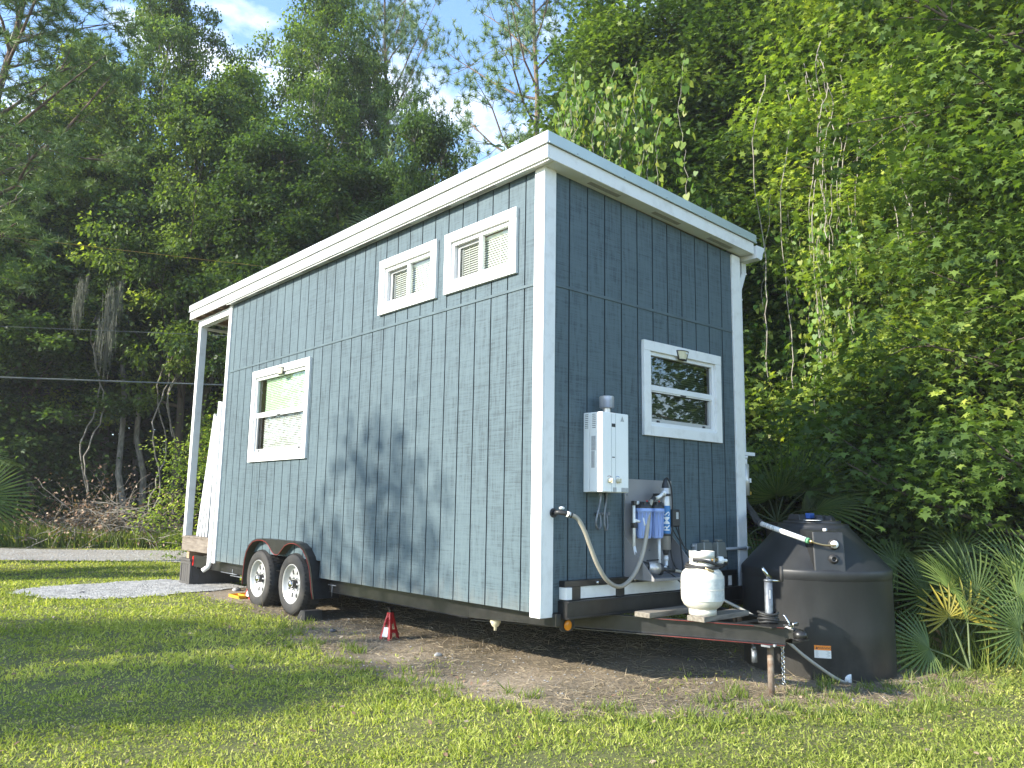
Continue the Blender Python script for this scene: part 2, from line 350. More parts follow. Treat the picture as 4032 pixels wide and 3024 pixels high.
# ------------------------------------------------------------ ground
def smooth01(t): t = np.clip(t, 0, 1); return t * t * (3 - 2 * t)
def gz(x, y):
    x = np.asarray(x, float); y = np.asarray(y, float)
    b = -.425 + .020 * (np.clip(y, -14, 6) - 4)
    b = b - .050 * np.exp(-(((x - 2.5) ** 2 + (y + 1.0) ** 2) / 1.3)) + .012 * np.sin(x * 1.7 + .6) * np.sin(y * 1.3 + 1.1) * np.exp(-(x + 4) ** 2 / 60)
    return b
def G(x, y): return float(gz(x, y))
DIRT = [(-.3, 6.5), (-.28, 3.4), (-.60, 2.6), (-.72, 1.3), (-.62, .4), (-.35, -.55), (.5, -1.20), (1.4, -1.62), (2.2, -1.85), (3.1, -1.75), (3.55, -1.1), (3.5, .5), (3.0, 6.6)]
GRAV = [(-2.0, 7.05), (-1.85, 6.2), (-1.2, 5.95), (-.6, 5.95), (-.2, 6.1), (.5, 6.3), (.5, 7.6), (-.1, 7.85), (-.9, 7.7), (-1.6, 7.55)]
def sdf(poly, x, y):
    P = np.array(poly); d = np.full(x.shape, 1e9); ins = np.zeros(x.shape, bool)
    for i in range(len(P)):
        a, b = P[i], P[(i + 1) % len(P)]; e = b - a
        t = np.clip(((x - a[0]) * e[0] + (y - a[1]) * e[1]) / (e @ e), 0, 1)
        d = np.minimum(d, np.hypot(x - a[0] - t * e[0], y - a[1] - t * e[1]))
        c = ((a[1] > y) != (b[1] > y)) & (x < (b[0] - a[0]) * (y - a[1]) / (b[1] - a[1] + 1e-12) + a[0]); ins ^= c
    return np.where(ins, -d, d)
def wob(x, y, s=1.0, seed=0):
    r = np.random.RandomState(seed); o = 0
    for k in range(7):
        a = r.uniform(0, 6.28); f = s * (1 + k * .9); o = o + np.sin((x * math.cos(a) + y * math.sin(a)) * f + r.uniform(0, 6)) / (1 + k * .7)
    return o / 2.4
ND = np.array((.585, .81)); TD = np.array((.81, -.585))       # across and along the dirt road
def roadc(x, y): return x * ND[0] + y * ND[1]
def dirtmask(x, y):
    d = sdf(DIRT, x, y) + .16 * wob(x, y, 2.6, 3) + .06 * wob(x, y, 9, 5)
    m = smooth01(.5 - d / .6) * np.clip(.93 + .12 * wob(x, y, 3.3, 13), .6, 1)
    m = np.maximum(m, smooth01((.34 * wob(x, y, 1.5, 11) + .34 * wob(x, y, 4.1, 4) - .26) * 3) * .85 * np.exp(-((x + 1.9) ** 2 + (y + .9) ** 2) / 7))
    rc = roadc(x, y)
    m = np.maximum(m, smooth01((rc - 15.5) / 1.5) * .9)
    fr = smooth01((x - 6.2 - .4 * wob(x, y, .8, 8)) / 1.5) * .8
    return np.maximum(m, fr)
def axis(fine0, fine1, st):
    a = list(np.arange(fine0, fine1 + 1e-6, st)); lo = []; h = st; v = fine0
    while v > -500: h *= 1.35; v -= h; lo.append(v)
    hi = []; h = st; v = fine1
    while v < 500: h *= 1.35; v += h; hi.append(v)
    return np.array(lo[::-1] + a + hi)
ax, ay = axis(-8, 12, .12), axis(-6, 20, .12)
X, Y = np.meshgrid(ax, ay); Zg = gz(X, Y); nx, ny = len(ax), len(ay)
me = bpy.data.meshes.new('ground'); vs = np.stack([X.ravel(), Y.ravel(), Zg.ravel()], 1)
idx = np.arange(nx * ny).reshape(ny, nx); q = np.stack([idx[:-1, :-1], idx[:-1, 1:], idx[1:, 1:], idx[1:, :-1]], -1).reshape(-1, 4)
def np_mesh(me, verts, faces, k, tint=None, aname='tint', smooth=False):
    nv, nf = len(verts), len(faces)
    me.vertices.add(nv); me.vertices.foreach_set('co', np.ascontiguousarray(verts, np.float32).ravel())
    me.loops.add(nf * k); me.loops.foreach_set('vertex_index', np.ascontiguousarray(faces, np.int32).ravel())
    me.polygons.add(nf); me.polygons.foreach_set('loop_start', np.arange(0, nf * k, k, dtype=np.int32))
    try: me.polygons.foreach_set('loop_total', np.full(nf, k, np.int32))
    except Exception: pass
    if smooth: me.polygons.foreach_set('use_smooth', np.ones(nf, bool))
    me.update(calc_edges=True)
    if tint is not None:
        at = me.attributes.new(aname, 'FLOAT', 'POINT'); at.data.foreach_set('value', np.ascontiguousarray(tint, np.float32))
    return me
np_mesh(me, vs, q, 4, dirtmask(X, Y).ravel(), 'dirt', True)
tag(link('ground', me, 'ground_soil'), kind='structure')
# road
ts = np.arange(-60, 60.1, .4); ws = np.linspace(9.87, 13.36, 12)
T_, W_ = np.meshgrid(ts, ws); base = np.array(TD)
px = TD[0] * T_ + ND[0] * W_; py = TD[1] * T_ + ND[1] * W_
ed = np.where(W_ == W_.min(), -1, np.where(W_ == W_.max(), 1, 0)) * .12 * np.sin(T_ * 1.7 + W_) 
px = px + ND[0] * ed; py = py + ND[1] * ed
idx = np.arange(T_.size).reshape(T_.shape); q = np.stack([idx[:-1, :-1], idx[:-1, 1:], idx[1:, 1:], idx[1:, :-1]], -1).reshape(-1, 4)
me = bpy.data.meshes.new('dirt_road'); np_mesh(me, np.stack([px.ravel(), py.ravel(), gz(px, py).ravel() + .012], 1), q, 4)
tag(link('dirt_road', me, 'road_gravel'), kind='structure')
# gravel patch by the porch
gx, gy = np.meshgrid(np.arange(-2.6, 1.0, .06), np.arange(5.5, 8.3, .06)); sd = sdf(GRAV, gx, gy) + .11 * wob(gx, gy, 5, 2)
idx = np.arange(gx.size).reshape(gx.shape); q = np.stack([idx[:-1, :-1], idx[:-1, 1:], idx[1:, 1:], idx[1:, :-1]], -1).reshape(-1, 4)
keep = (sd.ravel()[q] < 0).all(1); q = q[keep]; used, inv = np.unique(q, return_inverse=True)
me = bpy.data.meshes.new('gravel_path'); np_mesh(me, np.stack([gx.ravel(), gy.ravel(), gz(gx, gy).ravel() + .010], 1)[used], inv.reshape(-1, 4), 4)
tag(link('gravel_path', me, 'path_gravel'), kind='structure')

# ------------------------------------------------------------ the tiny house
BASE = (1.285, 3.1, G(1.285, 3.1))
H = thing('tiny_house', 'blue wooden tiny house on a black trailer with white trim and sloping roof', 'tiny house', BASE)
PT = .2032; Y0 = .2161; X0 = .2714; ZT1 = 3.348; ZT2 = 3.196; WX = 2.57; YE = 6.06
def end_top(x): return ZT1 + (ZT2 - ZT1) * x / 2.57
def wall(name, u0, u1, z0, ztop, grooves, holes, place, parent):
    """front faces with sunk grooves; place(u, z, depth) -> point"""
    gw = .0065; bm = MB(); gm = MB()
    us = {u0, u1}
    for g in grooves: us |= {g - gw, g + gw}
    for h in holes: us |= {h[0], h[1]}
    us = sorted(u for u in us if u0 <= u <= u1)
    for a, b in zip(us[:-1], us[1:]):
        if b - a < 1e-5: continue
        mid = (a + b) / 2; ing = any(abs(mid - g) < gw for g in grooves)
        segs = []; zc = z0
        for h in sorted([h for h in holes if h[0] < mid < h[1]], key=lambda h: h[2]):
            if h[2] > zc: segs.append((zc, h[2]))
            zc = h[3]
        segs.append((zc, None))
        for (s0, s1) in segs:
            ta = ztop(a) if s1 is None else s1; tb = ztop(b) if s1 is None else s1
            d = .011 if ing else 0
            (gm if ing else bm).add([place(a, s0, d), place(b, s0, d), place(b, tb, d), place(a, ta, d)], [(0, 1, 2, 3)])
            if ing:
                gm.add([place(a, s0, 0), place(a, s0, d), place(a, ta, d), place(a, ta, 0)], [(0, 1, 2, 3)])
                gm.add([place(b, s0, 0), place(b, s0, d), place(b, tb, d), place(b, tb, 0)], [(0, 1, 2, 3)])
    o = obj(name, bm, 'siding_blue', parent); g = obj('groove', gm, 'groove_blue', o)
    return o
WA = (.295, 1.250, 2.56, 3.102); WB = (1.372, 2.325, 2.56, 3.102); WC = (3.70, 5.205, 1.225, 2.335); WE = (1.13, 2.23, 1.352, 2.155)
def inner(h, t): return (h[0] + t, h[1] - t, h[2] + t, h[3] - t)
gl = [Y0 + i * PT for i in range(-1, 29)]
FY0, FY1, FZ = 3.26, 4.985, .335       # wheel-arch cut-out
wall('side_wall', 0, YE, 0, lambda u: ZT1, gl, [inner(WA, .04), inner(WB, .04), inner(WC, .04), (FY0 + .02, FY1 - .02, -.1, .17)], lambda u, z, d: (d, u, max(z, 0)), H)
wall('end_wall', 0, WX, 0, end_top, [X0 + j * PT for j in range(-1, 12)], [inner(WE, .04)], lambda u, z, d: (u, d, z), H)
m = MB(); m.box((2.565, 0.02, 0), (2.585, YE, 3.19)); obj('side_wall', m, 'siding_blue', H)
m = MB(); m.add([(0.02, YE + .05, 0), (2.57, YE + .05, 0), (2.57, YE + .05, 3.19), (0.02, YE + .05, 3.34)], [(0, 1, 2, 3)]); obj('back_wall', m, 'siding_blue', H)
m = MB(); m.box((.02, .02, -.004), (2.56, YE + .04, .0)); obj('floor', m, 'black_steel', H)
# blue seam strip between panels
m = MB(); m.box((-.008, .09, 2.421), (.0, 6.0, 2.445)); m.box((.09, -.008, 2.421), (2.46, .0, 2.445)); obj('seam_strip', m, 'trim_blue', H, .0015)
# corner trims
t = MB(); t.box((-.02, -.02, -.03), (.0, .09, 3.345)); t.box((0, -.02, -.03), (.105, .0, 3.34)); obj('corner_trim', t, 'white_paint', H, .003)
t = MB(); t.box((2.465, -.02, .0), (2.565, .0, 3.195)); t.box((2.565, -.02, -.02), (2.60, .09, 3.19)); obj('corner_trim', t, 'white_paint', H, .003)
t = MB(); t.box((-.02, YE - .015, -.03), (.0, YE + .075, 3.345)); t.box((0, YE + .055, -.03), (.1, YE + .075, 3.34)); obj('corner_trim', t, 'white_paint', H, .003)
# roof
def rz(x, z0=3.348): return z0 - .0495 * (x + .12)
RY0, RY1, RX0, RX1 = -.140, 7.40, -.105, 2.66
t = MB(); t.box((RX0, RY0, 3.350), (RX0 + .022, 3.1, 3.462)); t.box((RX0, 3.103, 3.350), (RX0 + .022, RY1, 3.462)); obj('fascia', t, 'white_paint', H, .002)
t = MB(); t.hexa([(RX0 + .023, RY0, rz(RX0)), (RX1, RY0, rz(RX1)), (RX1, RY0 + .022, rz(RX1)), (RX0 + .023, RY0 + .022, rz(RX0))], [(RX0 + .023, RY0, rz(RX0) + .112), (RX1, RY0, rz(RX1) + .112), (RX1, RY0 + .022, rz(RX1) + .112), (RX0 + .023, RY0 + .022, rz(RX0) + .112)]); obj('fascia', t, 'white_paint', H, .002)
t = MB(); t.hexa([(RX0 + .023, RY1 - .022, rz(RX0)), (RX1, RY1 - .022, rz(RX1)), (RX1, RY1, rz(RX1)), (RX0 + .023, RY1, rz(RX0))], [(RX0 + .023, RY1 - .022, rz(RX0) + .112), (RX1, RY1 - .022, rz(RX1) + .112), (RX1, RY1, rz(RX1) + .112), (RX0 + .023, RY1, rz(RX0) + .112)]); obj('fascia', t, 'white_paint', H, .002)
t = MB(); t.box((RX1, RY0 + .022, rz(RX1)), (RX1 + .02, RY1 - .022, rz(RX1) + .1)); obj('fascia', t, 'white_paint', H)
# metal edge flashing
t = MB(); t.box((RX0 - .014, RY0 - .014, 3.462), (RX0 + .0, 3.4, 3.556)); t.box((RX0 - .016, 3.4, 3.462), (RX0 - .002, RY1 + .012, 3.556)); t.box((RX0 - .022, RY0 - .016, 3.458), (RX0 - .013, RY1 + .012, 3.470))
obj('roof_edge', t, 'white_metal', H, .002)
t = MB(); z1, z2 = rz(RX0) + .114, rz(RX1) + .114
t.hexa([(RX0 - .002, RY0 - .014, z1), (RX1 + .03, RY0 - .014, z2), (RX1 + .03, RY0 - .002, z2), (RX0 - .002, RY0 - .002, z1)], [(RX0 - .002, RY0 - .014, z1 + .094), (RX1 + .03, RY0 - .014, z2 + .080), (RX1 + .03, RY0 - .002, z2 + .080), (RX0 - .002, RY0 - .002, z1 + .094)])
t.hexa([(RX0 - .002, RY0 - .022, z1 - .004), (RX1 + .03, RY0 - .022, z2 - .004), (RX1 + .03, RY0 - .013, z2 - .004), (RX0 - .002, RY0 - .013, z1 - .004)], [(RX0 - .002, RY0 - .022, z1 + .008), (RX1 + .03, RY0 - .022, z2 + .008), (RX1 + .03, RY0 - .013, z2 + .008), (RX0 - .002, RY0 - .013, z1 + .008)])
mat('edge_grey_green', (.46, .53, .50), (.42, .48, .46), 3, .35, .3)
obj('roof_edge', t, 'edge_grey_green', H, .002)
# roof sheet: ribbed
t = MB(); n = 38; ys = np.linspace(RY0 - .002, RY1, n * 4 + 1); zz = [.012 if i % 4 in (1, 2) else 0 for i in range(n * 4 + 1)]
va = [(RX0 - .0, y, 3.532 + z) for y, z in zip(ys, zz)]; vb = [(2.76, y, 3.532 - .0495 * 2.88 + z) for y, z in zip(ys, zz)]
k = len(ys); t.add(va + vb, [(i, i + 1, k + i + 1, k + i) for i in range(k - 1)]); obj('roof', t, 'white_metal', H)
t = MB(); t.hexa([(RX0 + .02, RY0 + .02, 3.475), (2.66, RY0 + .02, 3.337), (2.66, RY1 - .02, 3.337), (RX0 + .02, RY1 - .02, 3.475)], [(RX0 + .02, RY0 + .02, 3.505), (2.66, RY0 + .02, 3.367), (2.66, RY1 - .02, 3.367), (RX0 + .02, RY1 - .02, 3.505)]); obj('roof_deck', t, 'raw_lumber', H)
# soffits with vents
t = MB(); t.box((RX0 + .022, -.13, 3.349), (-.0, YE + .03, 3.358)); t.box((RX0 + .022, -.133, 3.335), (-.085, YE + .03, 3.349))
obj('soffit', t, 'white_paint', H, .0015)
t = MB(); t.hexa([(-.02, -.133, rz(0) + .0), (2.64, -.133, rz(2.64)), (2.64, -.0, rz(2.64)), (-.02, -.0, rz(0))], [(-.02, -.133, rz(0) + .01), (2.64, -.133, rz(2.64) + .01), (2.64, -.0, rz(2.64) + .01), (-.02, -.0, rz(0) + .01)])
obj('soffit', t, 'white_paint', H, .0015)
mat('vent_grey', (.42, .40, .36), (.32, .30, .27), 120, .7)
for i in range(9):
    y = .55 + i * .62
    t = MB(); t.box((-.062, y, 3.3455), (-.022, y + .34, 3.3488)); obj('soffit_vent', t, 'vent_grey', H)
for x in (.42, 1.22, 2.02):
    t = MB(); t.hexa([(x, -.09, rz(x) - .003), (x + .36, -.09, rz(x + .36) - .003), (x + .36, -.045, rz(x + .36) - .003), (x, -.045, rz(x) - .003)], [(x, -.09, rz(x) + .001), (x + .36, -.09, rz(x + .36) + .001), (x + .36, -.045, rz(x + .36) + .001), (x, -.045, rz(x) + .001)]); obj('soffit_vent', t, 'vent_grey', H)
t = MB()
for i in range(14):
    t.lathe([(.0001, 0), (.005, .0), (.005, .004), (.0001, .004)], (RX0 - .0185, .25 + i * .52, 3.500), 'x', 8)
for i in range(5): t.lathe([(.0001, 0), (.005, 0), (.005, .004), (.0001, .004)], (.2 + i * .55, RY0 - .018, rz(.2 + i * .55) + .128), 'y', 8)
obj('screw', t, 'galvanized', H)
# porch roof: rafters, beams, posts, deck
for y in (6.42, 6.75, 7.06, 7.34):
    t = MB(); t.hexa([(RX0 + .03, y, rz(RX0) + .02), (2.62, y, rz(2.62) + .02), (2.62, y + .038, rz(2.62) + .02), (RX0 + .03, y + .038, rz(RX0) + .02)], [(RX0 + .03, y, 3.474), (2.62, y, 3.338), (2.62, y + .038, 3.338), (RX0 + .03, y + .038, 3.474)]); obj('rafter', t, 'raw_lumber', H)
t = MB(); t.box((-.005, YE + .078, 3.235), (.035, 7.30, 3.335)); t.box((.037, YE + .078, 3.225), (.075, 7.30, 3.355)); obj('porch_beam', t, 'white_paint', H, .002)
t = MB(); t.box((2.48, YE + .078, 3.06), (2.555, 7.30, 3.2)); obj('porch_beam', t, 'white_paint', H, .002)
t = MB(); t.box((.08, 7.22, 3.20), (2.475, 7.26, 3.235)); obj('porch_beam', t, 'white_paint', H, .002)
t = MB(); t.box((-.0, 7.215, .275), (.095, 7.305, 3.233)); obj('porch_post', t, 'white_paint', H, .003)
t = MB(); t.box((2.46, 7.215, .275), (2.555, 7.305, 3.058)); obj('porch_post', t, 'white_paint', H, .003)
t = MB()
for i in range(8): t.box((-.01, 6.14 + i * .148, .25), (2.57, 6.14 + i * .148 + .140, .276))
obj('deck_board', t, 'deck_wood', H, .002)
t = MB(); t.box((.0, YE + .08, .075), (.038, 7.315, .249)); t.box((.038, 7.277, .075), (2.55, 7.315, .249)); t.box((2.52, YE + .08, .075), (2.555, 7.276, .249)); obj('deck_beam', t, 'deck_wood', H, .002)
t = MB(); t.box((.04, 7.12, -.03), (.13, 7.21, .07)); t.box((.13, 7.12, -.005), (2.4, 7.16, .07)); obj('deck_joist', t, 'raw_lumber', H)
# windows
def window(h, place, label, kind, parent):
    """h = outer casing (u0,u1,z0,z1); place(u,z,out) with out>0 towards the viewer"""
    u0, u1, z0, z1 = h; tw = .085; gg = {'slide': 'window_glass', 'hung_side': 'tree_reflect_glass', 'hung': 'shade_tint_glass'}[kind]
    def bx(m, a, b, c, d, o0, o1):
        m.hexa([place(a, c, o0), place(b, c, o0), place(b, c, o1), place(a, c, o1)], [place(a, d, o0), place(b, d, o0), place(b, d, o1), place(a, d, o1)])
    cs = MB(); bx(cs, u0 - .0, u1 + .0, z1 - tw, z1, .0, .032); bx(cs, u0, u0 + tw, z0, z1 - tw - .0005, .0, .030); bx(cs, u1 - tw, u1, z0, z1 - tw - .0005, .0, .030); bx(cs, u0 + tw + .0005, u1 - tw - .0005, z0, z0 + tw, .0, .030)
    f = obj('window', cs, 'white_paint', parent, .002)
    if label: f['label'] = label
    a, b, c, d = u0 + tw, u1 - tw, z0 + tw, z1 - tw
    fr = MB(); fw_ = .032
    bx(fr, a, b, d - fw_, d, -.03, .008); bx(fr, a, b, c, c + fw_, -.03, .012); bx(fr, a, a + fw_, c + fw_, d - fw_, -.03, .008); bx(fr, b - fw_, b, c + fw_, d - fw_, -.03, .008)
    obj('window_frame', fr, 'white_vinyl', f, .002)
    a2, b2, c2, d2 = a + fw_, b - fw_, c + fw_, d - fw_
    rc = MB()
    for (p, q_) in (((a, c), (b, c)), ((b, c), (b, d)), ((b, d), (a, d)), ((a, d), (a, c))):
        rc.add([place(*p, -.03), place(*q_, -.03), place(*q_, -.14), place(*p, -.14)], [(0, 1, 2, 3)])
    obj('jamb', rc, 'wood_jamb', f)
    rb = MB(); rb.add([place(a, c, -.145), place(b, c, -.145), place(b, d, -.145), place(a, d, -.145)], [(0, 1, 2, 3)]); obj('backing', rb, 'dark_interior', f)
    bl = MB(); n = int((d2 - c2) / .021); x0b, x1b = a2 + .035, b2 - .03
    if kind == 'hung_side': x1b -= .10
    gap = []
    if kind == 'slide': gap = [(.5 * (a2 + b2) - .19, .5 * (a2 + b2) - .12)]
    for i in range(n):
        z = c2 + .012 + i * (d2 - c2 - .02) / n
        bl.add([place(x0b, z - .010, -.050), place(x1b, z - .010, -.050), place(x1b, z + .010, -.062), place(x0b, z + .010, -.062)], [(0, 1, 2, 3)])
    bx(bl, x0b, x1b, d2 - .028, d2 - .004, -.075, -.047)
    for uu in (x0b + .12, x1b - .12): bx(bl, uu, uu + .004, c2, d2, -.049, -.047)
    obj('blind', bl, 'blind_slat', f)
    if kind.startswith('hung'):
        zm = (c2 + d2) / 2 + .01
        rl = MB(); bx(rl, a2, b2, zm - .025, zm + .022, -.028, .004); bx(rl, a2, b2, zm - .036, zm - .025, -.02, -.004); obj('meeting_rail', rl, 'white_vinyl', f, .002)
        s = MB()
        for (p, q_, r_, t_) in ((a2, a2 + .03, c2, zm - .04), (b2 - .03, b2, c2, zm - .04)): bx(s, p, q_, r_, t_, -.03, -.012)
        bx(s, a2 + .03, b2 - .03, c2, c2 + .035, -.03, -.012); obj('screen_frame', s, 'screen_frame', f, .001)
        g = MB(); g.add([place(a2, zm, -.02), place(b2, zm, -.02), place(b2, d2, -.02), place(a2, d2, -.02)], [(0, 1, 2, 3)]); obj('pane', g, gg, f)
        g = MB(); g.add([place(a2, c2, -.032), place(b2, c2, -.032), place(b2, zm, -.032), place(a2, zm, -.032)], [(0, 1, 2, 3)]); obj('pane', g, 'shade_tint_glass' if kind == 'hung' else 'screen_glass', f)
        lt = MB()
        for uu in (a2 + .09, b2 - .13): bx(lt, uu, uu + .03, c2 + .004, c2 + .02, -.012, -.002)
        bx(lt, (a2 + b2) / 2 - .02, (a2 + b2) / 2 + .05, zm - .036, zm - .026, -.004, .004)
        obj('latch', lt, 'black_plastic', f)
    else:
        um = (a2 + b2) / 2 + .0
        rl = MB(); bx(rl, um - .022, um + .022, c2, d2, -.026, .004); obj('mullion', rl, 'white_vinyl', f, .002)
        s = MB(); bx(s, um + .03, b2, d2 - .028, d2, -.05, -.03); bx(s, um + .03, b2, c2, c2 + .02, -.05, -.03); bx(s, b2 - .035, b2, c2 + .02, d2 - .028, -.05, -.03); bx(s, b2 - .06, b2 - .045, c2 + .02, d2 - .028, -.056, -.048); obj('screen_frame', s, 'screen_frame', f, .001)
        g = MB(); g.add([place(a2, c2, -.016), place(um, c2, -.016), place(um, d2, -.016), place(a2, d2, -.016)], [(0, 1, 2, 3)]); obj('pane', g, gg, f)
        g = MB(); g.add([place(um, c2, -.034), place(b2, c2, -.034), place(b2, d2, -.034), place(um, d2, -.034)], [(0, 1, 2, 3)]); obj('pane', g, 'screen_glass', f)
pl = lambda u, z, o: (-o, u, z)
pe = lambda u, z, o: (u, -o, z)
window(WA, pl, 'high sliding window nearest the front corner', 'slide', H)
window(WB, pl, 'high sliding window farther from the front corner', 'slide', H)
window(WC, pl, 'low double-hung window with closed blinds', 'hung_side', H)
window(WE, pe, 'double-hung window on the shaded end wall', 'hung', H)
# gutter + downspout on the low side
def gut(y): return [(2.682, y, 3.30), (2.682, y, 3.175), (2.755, y, 3.165), (2.775, y, 3.19), (2.785, y, 3.235), (2.81, y, 3.27), (2.815, y, 3.30)]
t = MB(); A_, B_ = gut(-.16), gut(7.4); k = len(A_); t.add(A_ + B_, [(i, i + 1, k + i + 1, k + i) for i in range(k - 1)]); t.add(A_, [tuple(range(k))]); t.add(B_, [tuple(range(k))])
o = obj('gutter', t, 'gutter_white', H); sm = o.modifiers.new('s', 'SOLIDIFY'); sm.thickness = .004
def rect_tube(mb, path, wx, wy):
    P = [Vector(p) for p in path]; vs = []
    for i, p in enumerate(P):
        for a, b in ((-1, -1), (-.35, -1.0), (-.25, -.88), (.25, -.88), (.35, -1), (1, -1), (1, 1), (-1, 1)): vs.append(p + Vector((a * wx / 2, b * wy / 2, 0)))
    n = 8; mb.add(vs, [(i * n + k, i * n + (k + 1) % n, (i + 1) * n + (k + 1) % n, (i + 1) * n + k) for i in range(len(P) - 1) for k in range(n)])
t = MB(); rect_tube(t, [(2.735, .05, 3.17), (2.735, .05, 3.09), (2.728, .05, 3.06), (2.655, .05, 2.90), (2.648, .05, 2.87), (2.648, .05, 1.30)], .075, .055)
rect_tube(t, [(2.735, .05, 3.075), (2.735, .05, 3.06)], .083, .062); rect_tube(t, [(2.648, .05, 2.80), (2.648, .05, 2.78)], .083, .062)
obj('downspout', t, 'gutter_white', H)
# far corner drain pipe
t = MB(); t.tube([(-.035, YE + .11, 2.05), (-.035, YE + .11, -.06), (-.045, YE + .115, -.085), (-.10, YE + .15, -.13)], .03, 12); obj('drain_pipe', t, 'pvc_white', H)
# chassis
t = MB()
for x in (.10, 2.43):
    s_ = 1 if x < 1 else -1
    t.box((x, .95, -.137), (x + .05, 6.95, -.004)); t.hexa([(x, -.06, -.088), (x + .05, -.06, -.088), (x + .05, .949, -.137), (x, .949, -.137)], [(x, -.06, -.004), (x + .05, -.06, -.004), (x + .05, .949, -.004), (x, .949, -.004)])
    t.box((x - .012, .95, -.141), (x + .062, 6.95, -.137))
for y in np.arange(.3, 6.9, .6): t.box((.15, y, -.09), (2.43, y + .05, -.006))
obj('trailer_frame', t, 'black_steel', H, .002)
t = MB(); t.box((.172, -.10, -.042), (2.40, -.062, .083)); t.box((.172, -.112, .071), (2.40, -.10, .083)); t.box((.172, -.112, -.042), (2.40, -.10, -.03)); t.box((.172, -.062, -.04), (2.40, -.002, .08))
t.box((.186, -.060, .178), (2.36, -.0, .222)); 
for a, b in ((.195, .352), (.746, .838), (1.55, 1.66), (2.29, 2.36)): t.box((a + (.05 if a < .2 else 0), -.058, .083), (b, -.01, .1775))
t.box((2.18, -.058, .083), (2.225, -.01, .1775))
obj('front_rail', t, 'black_steel', H, .002)
t = MB(); t.box((.186, -.075, .09), (.244, -.0, .176)); t.box((.353, -.050, .09), (.745, -.0, .176)); t.box((.839, -.050, .09), (1.549, -.0, .176)); t.box((1.661, -.05, .09), (2.179, 0, .176)); t.box((2.226, -.05, .09), (2.289, 0, .176))
obj('white_board', t, 'white_paint', H, .001)
t = MB()
for x in (.53, .96): t.lathe([(.0001, -.006), (.009, -.005), (.013, 0), (.013, .004)], (x, -.064, .198), 'y', 12)
obj('bolt', t, 'chrome', H)
t = MB(); t.lathe([(.0001, -.012), (.030, -.012), (.038, -.006), (.038, 0)], (.272, -.004, -.098), 'y', 20); t2 = MB(); t2.prism([(.20, .0, -.06), (.345, .0, -.06), (.345, .0, -.12), (.32, .0, -.142), (.225, .0, -.142), (.20, .0, -.12)], 0, (0, .012, 0))
mk = obj('marker_bracket', t2, 'black_steel', H); obj('marker_lens', t, 'amber_lens', mk)
# A-frame tongue
def beam(mb, a, b, w_, z0, z1, fl=.03):
    a, b = Vector(a), Vector(b); d = (b - a).normalized(); n_ = Vector((-d.y, d.x, 0))
    for (o0, o1, c0, c1) in ((-w_ / 2, -w_ / 2 + .006, z0, z1), (-w_ / 2 + .006, w_ / 2, z1 - .008, z1), (-w_ / 2 + .006, w_ / 2, z0, z0 + .008)):
        q_ = [a + n_ * o0, b + n_ * o0, b + n_ * o1, a + n_ * o1]
        mb.hexa([(v.x, v.y, c0) for v in q_], [(v.x, v.y, c1) for v in q_])
def redline(mb, a, b, off, z):
    a, b = Vector(a), Vector(b); d = (b - a).normalized(); n_ = Vector((-d.y, d.x, 0)) * off
    mb.tube([(a + n_) + Vector((0, 0, z)), (b + n_) + Vector((0, 0, z))], .0022, 6)
tA, tB = (.20, 1.02), (1.215, -1.19); uA, uB = (2.37, 1.02), (1.355, -1.19)
# near beam: outer face towards -x ; direction from B to A so the left normal points -x
t = MB(); beam(t, (*tB, 0), (*tA, 0), .06, -.172, -.045); beam(t, (*uA, 0), (*uB, 0), .06, -.172, -.045)
t.box((1.06, -.93, -.05), (1.51, -.86, -.0448)); t.box((1.10, -1.16, -.052), (1.46, -1.02, -.043))
obj('tongue_beam', t, 'black_steel', H)
t = MB(); redline(t, (*tB, 0), (.45, .5, 0), -.033 + .0, -.050); redline(t, (*tB, 0), (.45, .5, 0), -.033, -.168)
redline(t, (*tB, 0), (.45, .5, 0), .033, -.050); redline(t, (*tB, 0), (.45, .5, 0), .033, -.168); obj('pin_stripe', t, 'red_pin', H)
# coupler
t = MB()
cp = [(-1.0, .075, -.165, -.045), (-1.08, .075, -.165, -.043), (-1.15, .060, -.150, -.047), (-1.20, .036, -.130, -.058), (-1.235, .032, -.122, -.062)]
vs = []
for (y, hw, a, b) in cp: vs += [(1.285 - hw, y, a), (1.285 + hw, y, a), (1.285 + hw, y, b), (1.285 - hw, y, b)]
t.add(vs, [(i * 4 + k, i * 4 + (k + 1) % 4, i * 4 + 4 + (k + 1) % 4, i * 4 + 4 + k) for i in range(4) for k in range(4)] + [(0, 1, 2, 3), (16, 17, 18, 19)], False)
t.sphere((1.285, -1.265, -.098), .048, 16, (1, 1.05, .85)); 
t.lathe([(.0001, 0), (.058, 0), (.060, -.006), (.05, -.010), (.0001, -.010)], (1.285, -1.265, -.120), 'z', 20)
cpo = obj('coupler', t, 'black_steel', H, .006)
t = MB(); t.tube([(1.285, -1.19, -.055), (1.285, -1.18, -.02), (1.275, -1.16, .018), (1.27, -1.145, .028)], .006, 8); t.tube([(1.285, -1.22, -.06), (1.29, -1.21, -.028), (1.30, -1.24, -.02)], .005, 8); t.box((1.27, -1.21, -.062), (1.30, -1.15, -.04)); obj('latch_lever', t, 'chrome', cpo)
